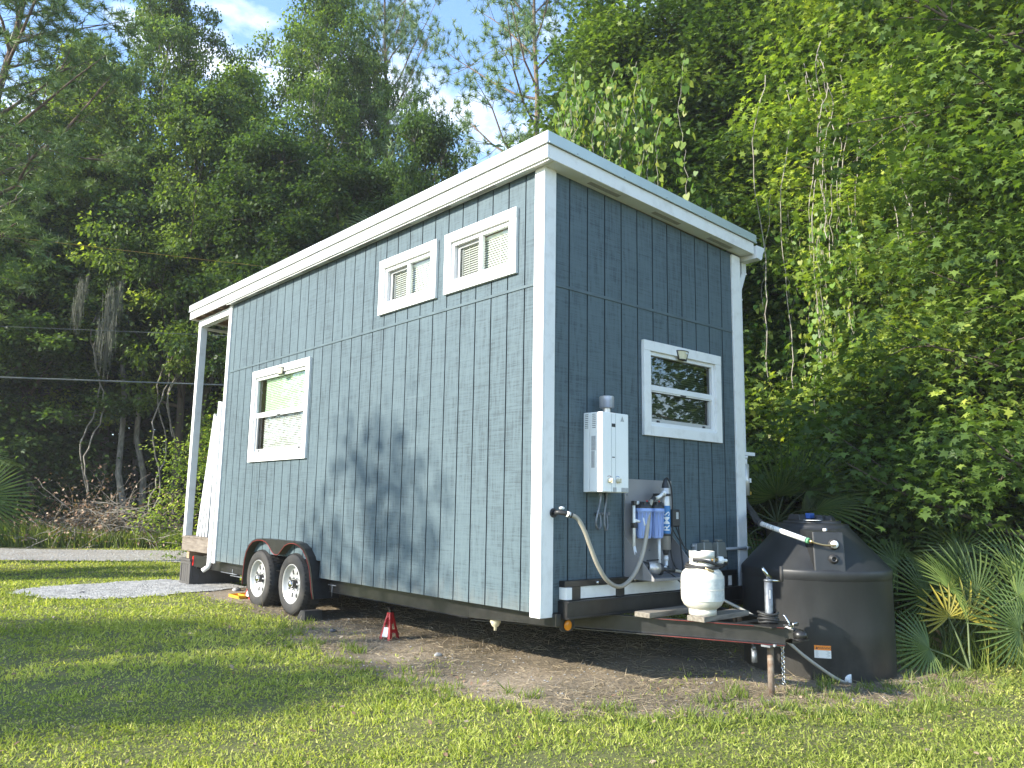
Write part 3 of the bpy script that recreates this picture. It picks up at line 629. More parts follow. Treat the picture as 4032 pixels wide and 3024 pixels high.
# tongue jack
t = MB(); t.tube([(1.285, -1.03, -.19), (1.285, -1.03, .245)], .0285, 24); t.tube([(1.285, -1.03, .245), (1.285, -1.03, .262)], .031, 24); tj = obj('tongue_jack', t, 'galvanized', H)
t = MB(); t.tube([(1.285, -1.03, G(1.285, -1.03) - .02), (1.285, -1.03, -.17)], .023, 20); obj('jack_leg', t, 'rusty_steel', tj)
t = MB(); t.tube([(1.275, -1.03, .262), (1.27, -1.03, .30), (1.235, -1.02, .345)], .010, 10); t.tube([(1.275, -1.03, .262), (1.31, -1.045, .253), (1.375, -1.085, .250)], .009, 10); t.tube([(1.235, -1.02, .34), (1.262, -1.028, .30), (1.30, -1.04, .275)], .012, 8); obj('crank_arm', t, 'chrome', tj)
t = MB(); t.tube([(1.375, -1.085, .245), (1.375, -1.085, .355)], .0125, 12); obj('crank_grip', t, 'black_rubber', tj)
t = MB(); t.box((1.256, -1.058, .13), (1.270, -1.0565, .19)); obj('sticker', t, 'sticker_white', tj)
t = MB()
for i in range(16):
    z = -.185 - i * .017; a = i * 1.57
    t.tube([(1.305 + .012 * math.cos(q_) * math.cos(a), -1.115 + .012 * math.cos(q_) * math.sin(a), z + .013 * math.sin(q_)) for q_ in np.linspace(0, 2 * math.pi, 9)], .0032, 6, False)
obj('safety_chain', t, 'chrome', H)
t = MB(); t.box((1.12, -1.06, -.185), (1.30, -1.13, -.172)); t.tube([(1.14, -1.15, -.17), (1.22, -1.14, -.178), (1.30, -1.13, -.172)], .009, 10); obj('chain_bracket', t, 'galvanized', H)
t = MB()
for i in range(4): t.tube([(1.27 + (.062 + .006 * (i % 2)) * math.cos(a), -1.03 + (.062 + .006 * (i % 2)) * math.sin(a), -.03 + i * .019 + .006 * math.sin(a * 2 + i)) for a in np.linspace(0, 2 * math.pi, 25)], .0095, 8, False)
obj('coiled_cable', t, 'cable_black', H)
t = MB(); t.tube([(1.19, -.96, -.23), (1.19, -.96, -.315)], .02, 16); t.tube([(1.19, -.96, -.20), (1.19, -.96, -.232)], .014, 12); t.box((1.16, -.965, -.226), (1.18, -.955, -.214)); t.tube([(1.19, -.96, -.21), (1.21, -.9, -.14), (1.24, -.8, -.06)], .006, 8); obj('trailer_plug', t, 'galvanized', H)
# fenders, wheels, axles
FO = [(5.004, -.20), (5.00, -.05), (4.985, .08), (4.945, .185), (4.87, .262), (4.77, .312), (4.66, .338), (4.50, .346), (4.03, .346), (3.72, .346), (3.60, .330), (3.48, .285), (3.385, .205), (3.32, .11), (3.275, -.01), (3.245, -.13), (3.215, -.20)]
FI = [(4.978, -.20), (4.972, -.05), (4.955, .075), (4.915, .172), (4.845, .245), (4.76, .295), (4.65, .320), (4.53, .325), (4.42, .312), (4.33, .275), (4.255, .222), (4.19, .192), (4.127, .182), (4.07, .195), (4.01, .235), (3.93, .290), (3.84, .318), (3.73, .325), (3.62, .310), (3.51, .268), (3.42, .195), (3.35, .10), (3.305, -.02), (3.275, -.13), (3.245, -.20)]
def fender(xo, xi):
    t = MB(); d = 1 if xi > xo else -1
    # outer plate between the outer and inner contour
    import mathutils
    poly = [Vector((xo, y, z)) for y, z in FO] + [Vector((xo, y, z)) for y, z in FI[::-1]]
    tri = mathutils.geometry.tessellate_polygon([[Vector((p.y, p.z, 0)) for p in poly]])
    t.add(poly, [tuple(x) for x in tri])
    a = [(xo, y, z) for y, z in FI]; b = [(xi, y, z) for y, z in FI]; k = len(a); t.add(a + b, [(i, i + 1, k + i + 1, k + i) for i in range(k - 1)], True)
    a = [(xo, y, z) for y, z in FO]; b = [(xi, y, z) for y, z in FO]; k = len(a); t.add(a + b, [(i, i + 1, k + i + 1, k + i) for i in range(k - 1)], False)
    f = obj('fender', t, 'black_steel', H)
    t = MB(); t.tube([(xo - d * .003, y, z) for y, z in FI], .0028, 8); obj('edge_trim', t, 'red_pin', f)
fender(-.085, .20); fender(2.655, 2.37)
RT = .325
def make_wheel(side, y, zc):
    """side=-1: face towards -x"""
    x0 = -.052 if side < 0 else 2.622; s = 1 if side < 0 else -1      # s: inward direction along x
    W = thing('x', None, None, (0, 0, 0)); bpy.data.objects.remove(W)
    t = MB(); pr = [(.205, .012), (.212, .0), (.235, -.004), (.275, -.006), (.300, .004), (.312, .022), (.318, .03), (.318, .180), (.300, .198), (.25, .2), (.205, .19)]
    t.lathe([(r, s * h) for r, h in pr], (x0, y, zc), 'x', 64)
    # tread blocks
    for row, (h0, h1, off) in enumerate(((.006, .048, 0), (.056, .094, .5), (.100, .138, 0), (.146, .196, .5))):
        n_ = 44
        for i in range(n_):
            a0 = 2 * math.pi * (i + off) / n_; a1 = a0 + 2 * math.pi / n_ * .70; am = (a0 + a1) / 2; sk = .012
            def P_(a, r, h): return (x0 + s * h, y + r * math.cos(a), zc + r * math.sin(a))
            rt = RT if row in (1, 2) else RT - .003
            ro = (.306 if row == 0 else .316), (.306 if row == 3 else .316)
            lo = [P_(a0, .314, h0 + .004), P_(a1, .314, h0 + .004), P_(a1 + .02, .314, h1), P_(a0 + .02, .314, h1)]
            hi = [P_(a0, rt - (.010 if row == 0 else 0), h0), P_(a1, rt - (.010 if row == 0 else 0), h0), P_(a1 + .02, rt, h1), P_(a0 + .02, rt, h1)]
            t.hexa(lo, hi)
    wh = obj('wheel', t, 'tyre_rubber', H); wh['label'] = 'wheel with all-terrain tyre and white steel rim'
    t = MB(); t.lathe([(r, s * h) for r, h in [(.207, .010), (.207, .002), (.200, .0), (.196, .012), (.180, .030), (.176, .050), (.158, .058), (.150, .062), (.142, .050), (.120, .046), (.100, .052), (.085, .060), (.055, .060), (.0001, .060)]], (x0, y, zc), 'x', 48)
    rim = obj('rim', t, 'rim_paint', wh)
    t = MB()
    for i in range(8):
        a = 2 * math.pi * (i + .5) / 8
        c_ = (x0 + s * .0485, y + .129 * math.cos(a), zc + .129 * math.sin(a))
        vs = [(c_[0], c_[1] + .025 * math.cos(b) * math.cos(a) - .018 * math.sin(b) * math.sin(a), c_[2] + .025 * math.cos(b) * math.sin(a) + .018 * math.sin(b) * math.cos(a)) for b in np.linspace(0, 2 * math.pi, 13)[:-1]]
        t.prism(vs, 0, (-s * .0045, 0, 0))
    obj('vent_hole_disc', t, 'letter_dark', rim)  # raised dark discs imitate the shade inside the rim holes
    t = MB(); t.lathe([(r, s * h) for r, h in [(.045, .06), (.045, .012), (.040, .004), (.036, .004)]], (x0, y, zc), 'x', 24); hb = obj('hub', t, 'black_steel', rim)
    t = MB(); t.lathe([(r, s * h) for r, h in [(.036, .005), (.035, -.012), (.028, -.018), (.0001, -.02)]], (x0, y, zc), 'x', 24)
    for i in range(6):
        a = 2 * math.pi * i / 6; t.lathe([(.011, s * .06), (.011, s * .036), (.006, s * .03), (.0001, s * .03)], (x0, y + .068 * math.cos(a), zc + .068 * math.sin(a)), 'x', 8)
    obj('hub_cap', t, 'chrome', rim)
for side in (-1, 1):
    for y, zc in ((3.805, -.102), (4.645, -.108)): make_wheel(side, y, zc)
t = MB()
for y, zc in ((3.805, -.102), (4.645, -.108)): t.tube([(.1, y, zc), (2.47, y, zc)], .03, 12)
obj('axle', t, 'black_steel', H)
# tail light and rear bar, small under-floor brackets
t = MB(); t.box((.10, 6.95, -.16), (2.43, 7.02, -.03)); t.box((.06, 6.45, -.13), (.095, 6.98, .02)); tb = obj('rear_bar', t, 'black_steel', H)
t = MB(); t.box((.055, 6.985, -.12), (.10, 7.02, .005)); obj('tail_light', t, 'red_lens', tb)
t = MB(); t.tube([(.04, 5.45, -.13), (.04, 5.95, -.13)], .006, 6); t.tube([(.045, 5.60, -.07), (.045, 5.60, -.145)], .005, 6); t.tube([(.03, 5.08, -.15), (.03, 5.62, -.15)], .007, 6); t.tube([(.05, 3.02, -.06), (.05, 3.18, -.06)], .005, 6); t.tube([(.05, 3.1, -.06), (.05, 3.1, -.17)], .004, 6); obj('bracket', t, 'galvanized', H)
t = MB(); t.lathe([(.045, .0), (.042, -.02), (.028, -.05), (.013, -.06), (.013, -.085), (.0001, -.085)], (.16, .68, -.125), 'z', 24); obj('drain_funnel', t, 'knob_cream', H)

# ------------------------------------------------------------ things fixed to or standing by the house
# wall lights
def wall_light(c, place, lab):
    T = thing('security_light', lab, 'light', place(c[0], c[1], 0), 'solar lights over the windows')
    u, z = c
    t = MB()
    def arc(zz, r, o=.0, n=9): return [(u + r * math.cos(a), zz, .03 + o + r * .55 * math.sin(a)) for a in np.linspace(0, math.pi, n)]
    top = arc(z + .03, .075); bot = arc(z - .045, .045)
    def band(a, b): 
        k = len(a); t_.add([place(p[0], p[1], p[2]) for p in a + b], [(i, i + 1, k + i + 1, k + i) for i in range(k - 1)], True)
    t_ = MB(); band(top, bot); obj('lens', t_, 'lamp_lens', T)
    t_ = MB(); band(arc(z + .033, .080), arc(z + .026, .080)); band(arc(z - .040, .052), arc(z - .052, .050))
    t_.add([place(*p) for p in arc(z + .033, .080)], [tuple(range(9))]); t_.add([place(*p) for p in arc(z - .052, .050)], [tuple(range(9))])
    q_ = [place(u - .08, z + .033, .033), place(u + .08, z + .033, .033), place(u + .05, z - .05, .033), place(u - .05, z - .05, .033)]; t_.add(q_, [(0, 1, 2, 3)])
    for sgn in (-1, 1): t_.tube([place(u + sgn * .078, z + .03, .035), place(u + sgn * .05, z - .05, .035)], .006, 6)
    obj('housing', t_, 'black_plastic', T)
    t_ = MB(); t_.sphere(place(u + .012, z + .008, .073), .009, 10); obj('sensor', t_, 'letter_white', T)
wall_light((1.645, 2.09), pe, 'black solar light with pale lens on the end-wall window casing')
wall_light((4.40, 2.262), pl, 'black solar light with pale lens on the low long-wall window casing')
# water heater
T = thing('water_heater', 'white tankless gas water heater with steel flue on the dark end wall', 'water heater', (.585, -.1, .87))
t = MB(); t.box((.435, -.060, .868), (.742, -.001, 1.472)); obj('back_case', t, 'heater_white', T, .004)
t = MB(); t.hexa([(.435, -.1955, .868), (.735, -.1955, .868), (.742, -.0615, .868), (.435, -.0615, .868)], [(.435, -.1955, 1.472), (.735, -.1955, 1.472), (.742, -.0615, 1.472), (.435, -.0615, 1.472)]); fc = obj('front_case', t, 'heater_white', T, .008)
t = MB()
for yy in (-.052, -.128):
    for i in range(8): t.box((.433, yy, 1.352 + i * .0145), (.4345, yy + .034, 1.356 + i * .0145))
obj('louvre', t, 'letter_dark', T)
t = MB(); t.box((.4335, -.128, 1.18), (.4348, -.085, 1.29)); t.box((.4335, -.118, 1.05), (.4348, -.085, 1.175)); obj('rating_label', t, 'sticker_grey', T)
t = MB(); t.box((.537, -.1975, .87), (.5385, -.196, 1.47)); t.box((.582, -.1975, .87), (.5835, -.196, 1.47)); obj('panel_line', t, 'letter_grey', fc)
t = MB(); t.box((.540, -.198, 1.362), (.581, -.1962, 1.388)); t.box((.546, -.198, 1.128), (.574, -.1962, 1.136)); obj('display', t, 'letter_dark', fc)
t = MB(); t.box((.650, -.198, .872), (.728, -.1962, .905)); t.box((.555, -.198, .872), (.59, -.1962, .905)); obj('sticker', t, 'sticker_grey', fc)
t = MB(); t.add([(.638, -.1975, 1.41), (.682, -.1975, 1.41), (.660, -.1975, 1.452)], [(0, 1, 2)]); t.add([(.645, -.1978, 1.414), (.675, -.1978, 1.414), (.660, -.1978, 1.444)], [(0, 1, 2)]); obj('warning_triangle', t, 'sticker_grey', fc)
for x, mm_ in ((.512, 'red_pin'), (.606, 'label_blue')):
    t = MB(); t.lathe([(.0001, -.030), (.010, -.030), (.016, -.022), (.019, 0)], (x, -.196, .955), 'y', 20); t.box((x - .004, -.232, .938), (x + .004, -.222, .972)); obj('knob', t, 'knob_cream', fc)
    t = MB(); t.tube([(x + .024 * math.cos(a), -.197, .972 + .018 * math.sin(a)) for a in np.linspace(.6, 2.5, 8)], .0018, 5); obj('dial_mark', t, mm_, fc)
t = MB(); t.lathe([(.030, 0), (.030, .05)], (.59, -.10, 1.47), 'z', 28); t.lathe([(.050, .0), (.057, .004), (.057, .088), (.052, .094), (.0001, .096)], (.59, -.10, 1.515), 'z', 32); t.lathe([(.0001, 0), (.057, 0)], (.59, -.10, 1.519), 'z', 32); obj('flue', t, 'stainless', T)
t = MB()
t.tube(spline([(.53, -.09, .868), (.528, -.09, .80), (.50, -.085, .70), (.49, -.08, .63), (.525, -.07, .595), (.565, -.06, .62), (.572, -.05, .70)]), .0085, 8)
t.tube(spline([(.60, -.09, .868), (.60, -.085, .80), (.585, -.08, .71), (.585, -.08, .62), (.61, -.07, .585), (.64, -.06, .61), (.642, -.05, .70)]), .0085, 8)
t.tube([(.53, -.09, .87), (.53, -.09, .84)], .013, 10); t.tube([(.60, -.09, .87), (.60, -.09, .845)], .011, 10)
obj('connector_hose', t, 'galvanized', T)
t = MB(); t.tube([(.55, -.045, .708), (.66, -.045, .705)], .010, 10); t.tube([(.572, -.045, .72), (.572, -.045, .68)], .013, 10); t.tube([(.642, -.045, .72), (.642, -.045, .68)], .013, 10); t.tube([(.66, -.06, .708), (.66, -.02, .708)], .014, 10); t.tube([(.572, -.06, .708), (.572, -.0, .708)], .011, 10); obj('valve', t, 'galvanized', T)
# hose from wall inlet to filters
T = thing('water_hose', 'beige braided hose looping from the wall inlet to the blue filters', 'hose', (.6, -.12, .18))
hp = spline([(.16, -.115, .70), (.225, -.14, .675), (.285, -.155, .59), (.345, -.16, .47), (.415, -.165, .34), (.50, -.17, .235), (.60, -.175, .178), (.70, -.175, .18), (.81, -.175, .25), (.90, -.175, .37), (.96, -.17, .51), (1.0, -.165, .67), (1.04, -.155, .79), (1.10, -.14, .835)])
t = MB(); t.tube(hp, .0165, 14); obj('hose', t, 'hose_braid', T)
t = MB(); t.tube([(.10, -.0, .71), (.10, -.03, .71)], .034, 16); t.tube([(.10, -.03, .71), (.105, -.075, .715), (.135, -.10, .71), (.165, -.115, .70)], .018, 12); t.tube([hp[0], hp[3]], .0195, 12); t.tube([hp[-6], hp[-1]], .0195, 12); obj('fitting', t, 'black_plastic', T)
t = MB(); t.sphere((.12, -.09, .745), .02, 10, (1.3, .8, .6)); t.tube([(.15, -.108, .705), (.175, -.12, .697)], .021, 12); obj('valve_handle', t, 'sticker_white', T)
# filter station
T = thing('filter_station', 'grey metal shelf with blue water filters and blue-labelled steel lamp tube', 'water filter', (1.2, -.15, .18))
t = MB(); t.box((.90, -.008, .225), (1.50, -.001, .985)); t.box((.90, -.30, .205), (1.50, -.001, .224))
for x in (.90, 1.492): t.add([(x, -.008, .224), (x, -.30, .224), (x, -.008, .53), (x + .008, -.008, .224), (x + .008, -.30, .224), (x + .008, -.008, .53)], [(0, 1, 2), (3, 5, 4), (0, 3, 4, 1), (1, 4, 5, 2), (2, 5, 3, 0)])
pb = obj('shelf_bracket', t, 'aluminium_sheet', T, .001)
t = MB()
for x, z in ((.93, .86), (1.47, .93), (1.2, .42)): t.lathe([(.0001, -.004), (.007, -.003), (.009, 0)], (x, -.008, z), 'y', 10)
obj('screw', t, 'galvanized', pb)
for i, x in enumerate((1.005, 1.155)):
    t = MB(); t.lathe([(.0001, 0), (.052, 0), (.056, .012), (.057, .04), (.061, .205), (.070, .208), (.070, .236), (.0001, .236)], (x, -.115, .518), 'z', 32)
    for k in range(12):
        a = 2 * math.pi * k / 12; t.tube([(x + .059 * math.cos(a), -.115 + .059 * math.sin(a), .54), (x + .0615 * math.cos(a), -.115 + .0615 * math.sin(a), .72)], .003, 5)
    fo = obj('filter_housing', t, 'filter_blue', T)
    t = MB(); t.lathe([(.068, 0), (.068, .02), (.055, .03), (.05, .05), (.0001, .05)], (x, -.115, .755), 'z', 24); t.box((x - .045, -.16, .775), (x + .045, -.07, .80)); t.box((x - .02, -.10, .77), (x + .02, -.01, .80)); obj('filter_cap', t, 'black_plastic', fo)
    t = MB(); t.sphere((x + .0, -.15, .81), .007, 8); obj('vent_button', t, 'red_lens', fo)
ux, uy = 1.275, -.12
t = MB(); t.lathe([(.038, .0), (.038, .49), (.034, .495), (.0001, .495)], (ux, uy, .425), 'z', 32); t.lathe([(.0001, .0), (.038, 0)], (ux, uy, .425), 'z', 32); uv = obj('lamp_tube', t, 'stainless', T)
t = MB(); t.lathe([(.0388, .0), (.0388, .222)], (ux, uy, .555), 'z', 32); lb = obj('tube_label', t, 'label_blue', uv)
va = math.atan2(-4.28 - uy, -4.01 - ux) + .28
def onuv(x, y, r=.0398): a = va + (-y / r); return Vector((ux + r * math.cos(a), uy + r * math.sin(a), .665 + x))
me = text_mesh('RMS', .078, lambda x, y: onuv(x * 1.12 - .012, y)); link('lettering', me, 'letter_white', lb)
t = MB(); t.lathe([(.0392, 0), (.0392, .012)], (ux, uy, .758), 'z', 24); link('stripe', t.mesh('stripe'), 'letter_white', lb) if False else None
t = MB()
for z in (.855, .535): t.lathe([(.043, 0), (.045, .004), (.045, .016), (.043, .02)], (ux, uy, z), 'z', 24); t.box((ux - .02, uy + .02, z), (ux + .05, -.008, z + .02)); t.box((ux - .07, uy - .01, z + .002), (ux - .03, uy + .01, z + .018))
obj('clamp', t, 'black_plastic', uv)
t = MB(); t.lathe([(.030, 0), (.026, .03), (.019, .05), (.012, .075), (.0001, .08)], (ux, uy, .92), 'z', 20); t.lathe([(.022, -.04), (.028, -.015), (.028, .0)], (ux, uy, .425), 'z', 20); obj('end_cap', t, 'black_plastic', uv)
t = MB(); t.tube(spline([(ux, uy, .995), (ux + .03, uy, 1.0), (ux + .075, uy, .93), (ux + .09, uy, .80), (ux + .085, uy, .60), (ux + .06, uy - .0, .43), (ux + .08, uy - .02, .30), (ux + .17, uy - .03, .25), (ux + .20, -.12, .40), (ux + .19, -.1, .62)]), .006, 8); obj('power_cord', t, 'cable_black', uv)
t = MB(); t.box((1.365, -.11, .605), (1.485, -.02, .75)); co = obj('control_box', t, 'black_plastic', T, .012)
t = MB(); t.box((1.425, -.112, .67), (1.455, -.1105, .725)); obj('display', t, 'letter_grey', co)
t = MB(); t.tube([(1.485, -.08, .665), (1.50, -.08, .665)], .007, 8); obj('button', t, 'letter_white', co)
t = MB(); t.tube(spline([(1.40, -.08, .605), (1.45, -.10, .52), (1.56, -.14, .40), (1.66, -.2, .34)]), .0045, 6); t.tube(spline([(1.46, -.08, .605), (1.50, -.10, .5), (1.52, -.16, .36), (1.50, -.22, .26), (1.42, -.24, .24)]), .0045, 6); obj('power_cord', t, 'cable_black', co)
t = MB()
t.tube([(.905, -.10, .792), (.96, -.10, .795)], .0155, 12); t.tube([(.905, -.10, .80), (.905, -.10, .45)], .0115, 12); t.tube([(.905, -.10, .46), (.925, -.14, .24)], .0115, 12)
t.tube([(1.175, -.13, .52), (1.165, -.14, .30)], .0115, 12); t.tube([(ux, uy, .40), (ux, uy, .29), (ux - .09, uy - .03, .285)], .0135, 12); t.tube([(ux, uy, .37), (ux, uy, .34)], .018, 12)
t.tube([(ux - .03, uy, .885), (ux - .07, uy - .03, .875), (ux - .12, uy - .04, .85), (ux - .16, uy - .035, .835)], .014, 12); t.tube([(ux - .06, uy - .035, .885), (ux - .075, uy - .04, .865)], .02, 10)
t.tube([(.958, -.15, .68), (.958, -.165, .62)], .006, 8); t.tube([(.905, -.10, .66), (.95, -.12, .65)], .012, 8)
obj('pvc_pipe', t, 'pvc_white', T)
t = MB(); t.box((.888, -.118, .775), (.922, -.085, .81)); t.box((.885, -.12, .60), (.925, -.08, .64)); t.box((ux - .018, uy - .018, .275), (ux + .018, uy + .018, .30)); obj('elbow', t, 'black_plastic', T, .004)
t = MB(); t.tube([(.99, -.16, .30), (1.08, -.20, .285)], .044, 24); pm = obj('pump', t, 'stainless', T)
t = MB(); t.tube([(1.08, -.20, .285), (1.10, -.208, .282)], .046, 24); t.tube([(.93, -.13, .31), (.99, -.16, .30)], .04, 20); t.tube([(1.0, -.15, .348), (1.2, -.13, .35)], .006, 8); t.tube([(1.10, -.208, .285), (1.16, -.23, .28), (1.22, -.24, .27)], .016, 10); obj('motor_end', t, 'black_plastic', pm)
t = MB(); t.tube([(1.10, -.208, .282), (1.112, -.214, .281)], .024, 16); obj('motor_cap', t, 'stainless', pm)
t = MB(); t.tube(spline([(1.12, -.22, .28), (1.20, -.27, .22), (1.28, -.33, .12), (1.33, -.36, .06)]), .006, 6); obj('power_cord', t, 'cable_black', pm)
# long hose from pump to tank
T = thing('tank_hose', 'thin striped hose running under the tongue to the black tank base', 'hose', (1.7, -.6, -.1))
t = MB(); t.tube(spline([(1.20, -.235, .27), (1.30, -.25, .255), (1.45, -.28, .17), (1.64, -.34, .055), (1.76, -.58, -.07), (1.80, -.80, -.20), (1.90, -.93, -.34), (2.08, -1.03, -.48), (2.22, -1.08, -.555), (2.30, -1.08, -.565)]), .0125, 10); obj('hose', t, 'hose_clear', T)
t = MB(); t.lathe([(.0001, -.02), (.045, -.02), (.05, 0), (.05, .03), (.0001, .03)], (2.33, -1.08, -.55), 'y', 16); obj('tank_fitting', t, 'pvc_white', T, .004)
# electrical box + conduit
T = thing('outlet_box', 'grey outdoor outlet box with clear covers low on the end wall', 'outlet box', (1.98, -.05, .33))
t = MB(); t.box((1.78, -.045, .36), (2.15, -.001, .46)); t.tube([(1.76, -.02, .44), (1.79, -.02, .44)], .012, 8); obj('box', t, 'conduit_grey', T, .004)
for x in (1.86, 2.06):
    t = MB(); t.hexa([(x - .07, -.12, .35), (x + .07, -.12, .34), (x + .07, -.046, .33), (x - .07, -.046, .34)], [(x - .055, -.11, .475), (x + .055, -.11, .475), (x + .07, -.046, .465), (x - .07, -.046, .465)]); t.box((x - .035, -.10, .475), (x + .035, -.06, .495)); obj('cover', t, 'clear_cover', T, .006)
t = MB(); t.tube([(2.15, -.03, .405), (2.62, -.035, .408)], .013, 12); t.tube([(2.17, -.03, .405), (2.20, -.03, .405)], .018, 12); t.tube([(2.55, -.034, .408), (2.585, -.034, .408)], .018, 12); obj('conduit', t, 'conduit_grey', T)
# surge / purifier tube by the corner
T = thing('inline_filter', 'white and tan cylinder strapped to a bracket at the right house corner', 'filter', (2.66, .03, .88))
t = MB(); t.box((2.60, .0, 1.265), (2.80, .06, 1.297)); t.box((2.61, .02, 1.10), (2.63, .05, 1.26)); obj('bracket', t, 'gutter_white', T)
t = MB(); t.tube([(2.66, .03, 1.262), (2.66, .03, 1.235)], .035, 16); t.tube([(2.66, .03, 1.235), (2.66, .03, 1.18)], .028, 16); obj('neck', t, 'pvc_white', T)
t = MB(); t.tube([(2.66, .03, 1.18), (2.66, .03, .89)], .042, 24); cn = obj('canister', t, 'stainless', T)
t = MB(); t.lathe([(.0425, 0), (.0445, .003), (.0445, .014), (.0425, .017)], (2.66, .03, 1.02), 'z', 24); t.box((2.70, .0, 1.01), (2.725, .03, 1.05)); obj('strap', t, 'gutter_white', cn)
t = MB(); t.box((2.685, -.012, .895), (2.70, -.009, .925)); obj('tag', t, 'tag_yellow', cn)
# tank
TC = Vector((2.70, -.62)); TR = .612; TZ = -.60
T = thing('water_tank', 'large black plastic water tank with cone top behind the trailer coupler', 'water tank', (TC.x, TC.y, TZ))
t = MB(); t.lathe([(TR - .03, 0), (TR, .02), (TR + .002, .40), (TR, .797), (TR + .001, .80), (TR + .0045, .804), (TR + .005, .866), (TR + .003, .874), (TR - .005, .884), (.315, 1.200), (.31, 1.205), (.295, 1.222), (.29, 1.245), (.20, 1.25), (.0001, 1.25)], (TC.x, TC.y, TZ), 'z', 72)
tk = obj('tank_body', t, 'tank_poly', T)
tilt = Matrix.Rotation(R(1.2), 4, Vector((.657, .754, 0)))
t = MB(); t.lathe([(.24, 1.25), (.24, 1.268), (.225, 1.272), (.0001, 1.275)], (TC.x - .02, TC.y, TZ), 'z', 40); t.lathe([(.04, 1.27), (.036, 1.32), (.0001, 1.322)], (TC.x + .0, TC.y - .06, TZ), 'z', 16); lid = obj('lid', t, 'black_plastic', T)
t = MB(); t.hexa([(TC.x + .02, TC.y - .17, TZ + 1.272), (TC.x + .19, TC.y - .12, TZ + 1.272), (TC.x + .19, TC.y + .1, TZ + 1.272), (TC.x + .02, TC.y + .14, TZ + 1.272)], [(TC.x + .05, TC.y - .14, TZ + 1.315), (TC.x + .165, TC.y - .10, TZ + 1.315), (TC.x + .165, TC.y + .08, TZ + 1.315), (TC.x + .05, TC.y + .12, TZ + 1.315)])
t.hexa([(TC.x - .18, TC.y + .02, TZ + 1.272), (TC.x - .05, TC.y + .02, TZ + 1.272), (TC.x - .05, TC.y + .2, TZ + 1.272), (TC.x - .15, TC.y + .16, TZ + 1.272)], [(TC.x - .16, TC.y + .04, TZ + 1.325), (TC.x - .07, TC.y + .04, TZ + 1.325), (TC.x - .07, TC.y + .18, TZ + 1.325), (TC.x - .14, TC.y + .14, TZ + 1.325)])
obj('lid_rib', t, 'black_plastic', lid, .006)
t = MB(); t.box((TC.x - .05, TC.y + .0, TZ + 1.29), (TC.x + .03, TC.y + .04, TZ + 1.335)); obj('lid_tab', t, 'blue_lid', lid)
t = MB(); t.lathe([(.0001, .0), (.075, 0), (.07, .004), (.0001, .004)], (TC.x - .19, TC.y - .10, TZ + 1.274), 'z', 20); obj('loose_ring', t, 'sticker_white', lid)
# fitting block (vertical face merging into the cone)
ba = R(219.5); bd = Vector((math.cos(ba), math.sin(ba), 0)); bt = Vector((-bd.y, bd.x, 0)); C3 = Vector((TC.x, TC.y, TZ))
def tp(o, s_, z): return C3 + bd * o + bt * s_ + Vector((0, 0, z))
t = MB(); t.hexa([tp(.605, -.115, .862), tp(.605, .125, .862), tp(.35, .13, .862), tp(.35, -.155, .862)], [tp(.555, -.115, 1.19), tp(.555, .125, 1.19), tp(.28, .13, 1.2), tp(.28, -.165, 1.2)]); obj('fitting_block', t, 'tank_poly', T, .012, 3)
def fit(z, s_, c_, mm_, r1, dep=.03):
    o_ = .605 - (z - .862) * .152; t = MB()
    def ring(r, o): return [tp(o_ + o, s_ + r * math.cos(a), z + r * math.sin(a)) for a in np.linspace(0, 2 * math.pi, 17)[:-1]]
    prs = [(r1 * 1.5, .0), (r1 * 1.5, .012), (r1, .014), (r1, dep), (r1 * .62, dep), (r1 * .62, .012), (.0005, .012)]
    vs = []
    for r, o in prs: vs += ring(r, o)
    t.add(vs, [(i * 16 + k, i * 16 + (k + 1) % 16, (i + 1) * 16 + (k + 1) % 16, (i + 1) * 16 + k) for i in range(len(prs) - 1) for k in range(16)], True)
    return obj('fitting', t, mm_, T)
fit(1.09, .045, 0, 'black_plastic', .030); fit(.975, .035, 0, 'black_plastic', .026, .035)
t = MB(); t.sphere(tp(.60, .045, 1.09), .032, 14); obj('fitting', t, 'pvc_white', T)
t = MB(); t.box(tp(.53, -.01, 1.195) - Vector((.012, .012, 0)), tp(.53, -.01, 1.215) + Vector((.012, .012, 0))); obj('screw', t, 'sticker_white', T)
# warning sticker curved on the tank
def ontank(a, z, r=TR + .0055): return Vector((TC.x + r * math.cos(a), TC.y + r * math.sin(a), z))
sa0 = R(211.9); sw = .062 / TR; sz = -.345
def patch(a0, a1, z0, z1, r, name, m_, par, n=6):
    t = MB(); vs = [ontank(a0 + (a1 - a0) * i / n, z, r) for z in (z0, z1) for i in range(n + 1)]; t.add(vs, [(i, i + 1, n + 2 + i, n + 1 + i) for i in range(n)]); return obj(name, t, m_, par)
stk = patch(sa0 - sw, sa0 + sw, sz - .048, sz + .048, TR + .005, 'warning_sticker', 'sticker_white', T)
patch(sa0 - sw, sa0 + sw, sz + .012, sz + .048, TR + .0062, 'header', 'sticker_orange', stk)
me = text_mesh('WARNING', .022, lambda x, y: ontank(sa0 + (x + .012) / TR, sz + .029 + y, TR + .0072)); link('lettering', me, 'letter_dark', stk)
t = MB(); t.add([ontank(sa0 - .052 / TR, sz + .020, TR + .0072), ontank(sa0 - .036 / TR, sz + .020, TR + .0072), ontank(sa0 - .044 / TR, sz + .038, TR + .0072)], [(0, 1, 2)]); obj('triangle', t, 'letter_dark', stk)
t = MB()
for i in range(7):
    z = sz + .004 - i * .0072; e = .054 if i % 3 else .045
    t.add([ontank(sa0 - .054 / TR, z, TR + .0064), ontank(sa0 + e / TR, z, TR + .0064), ontank(sa0 + e / TR, z + .0028, TR + .0064), ontank(sa0 - .054 / TR, z + .0028, TR + .0064)], [(0, 1, 2, 3)])
obj('fine_print', t, 'letter_grey', stk)
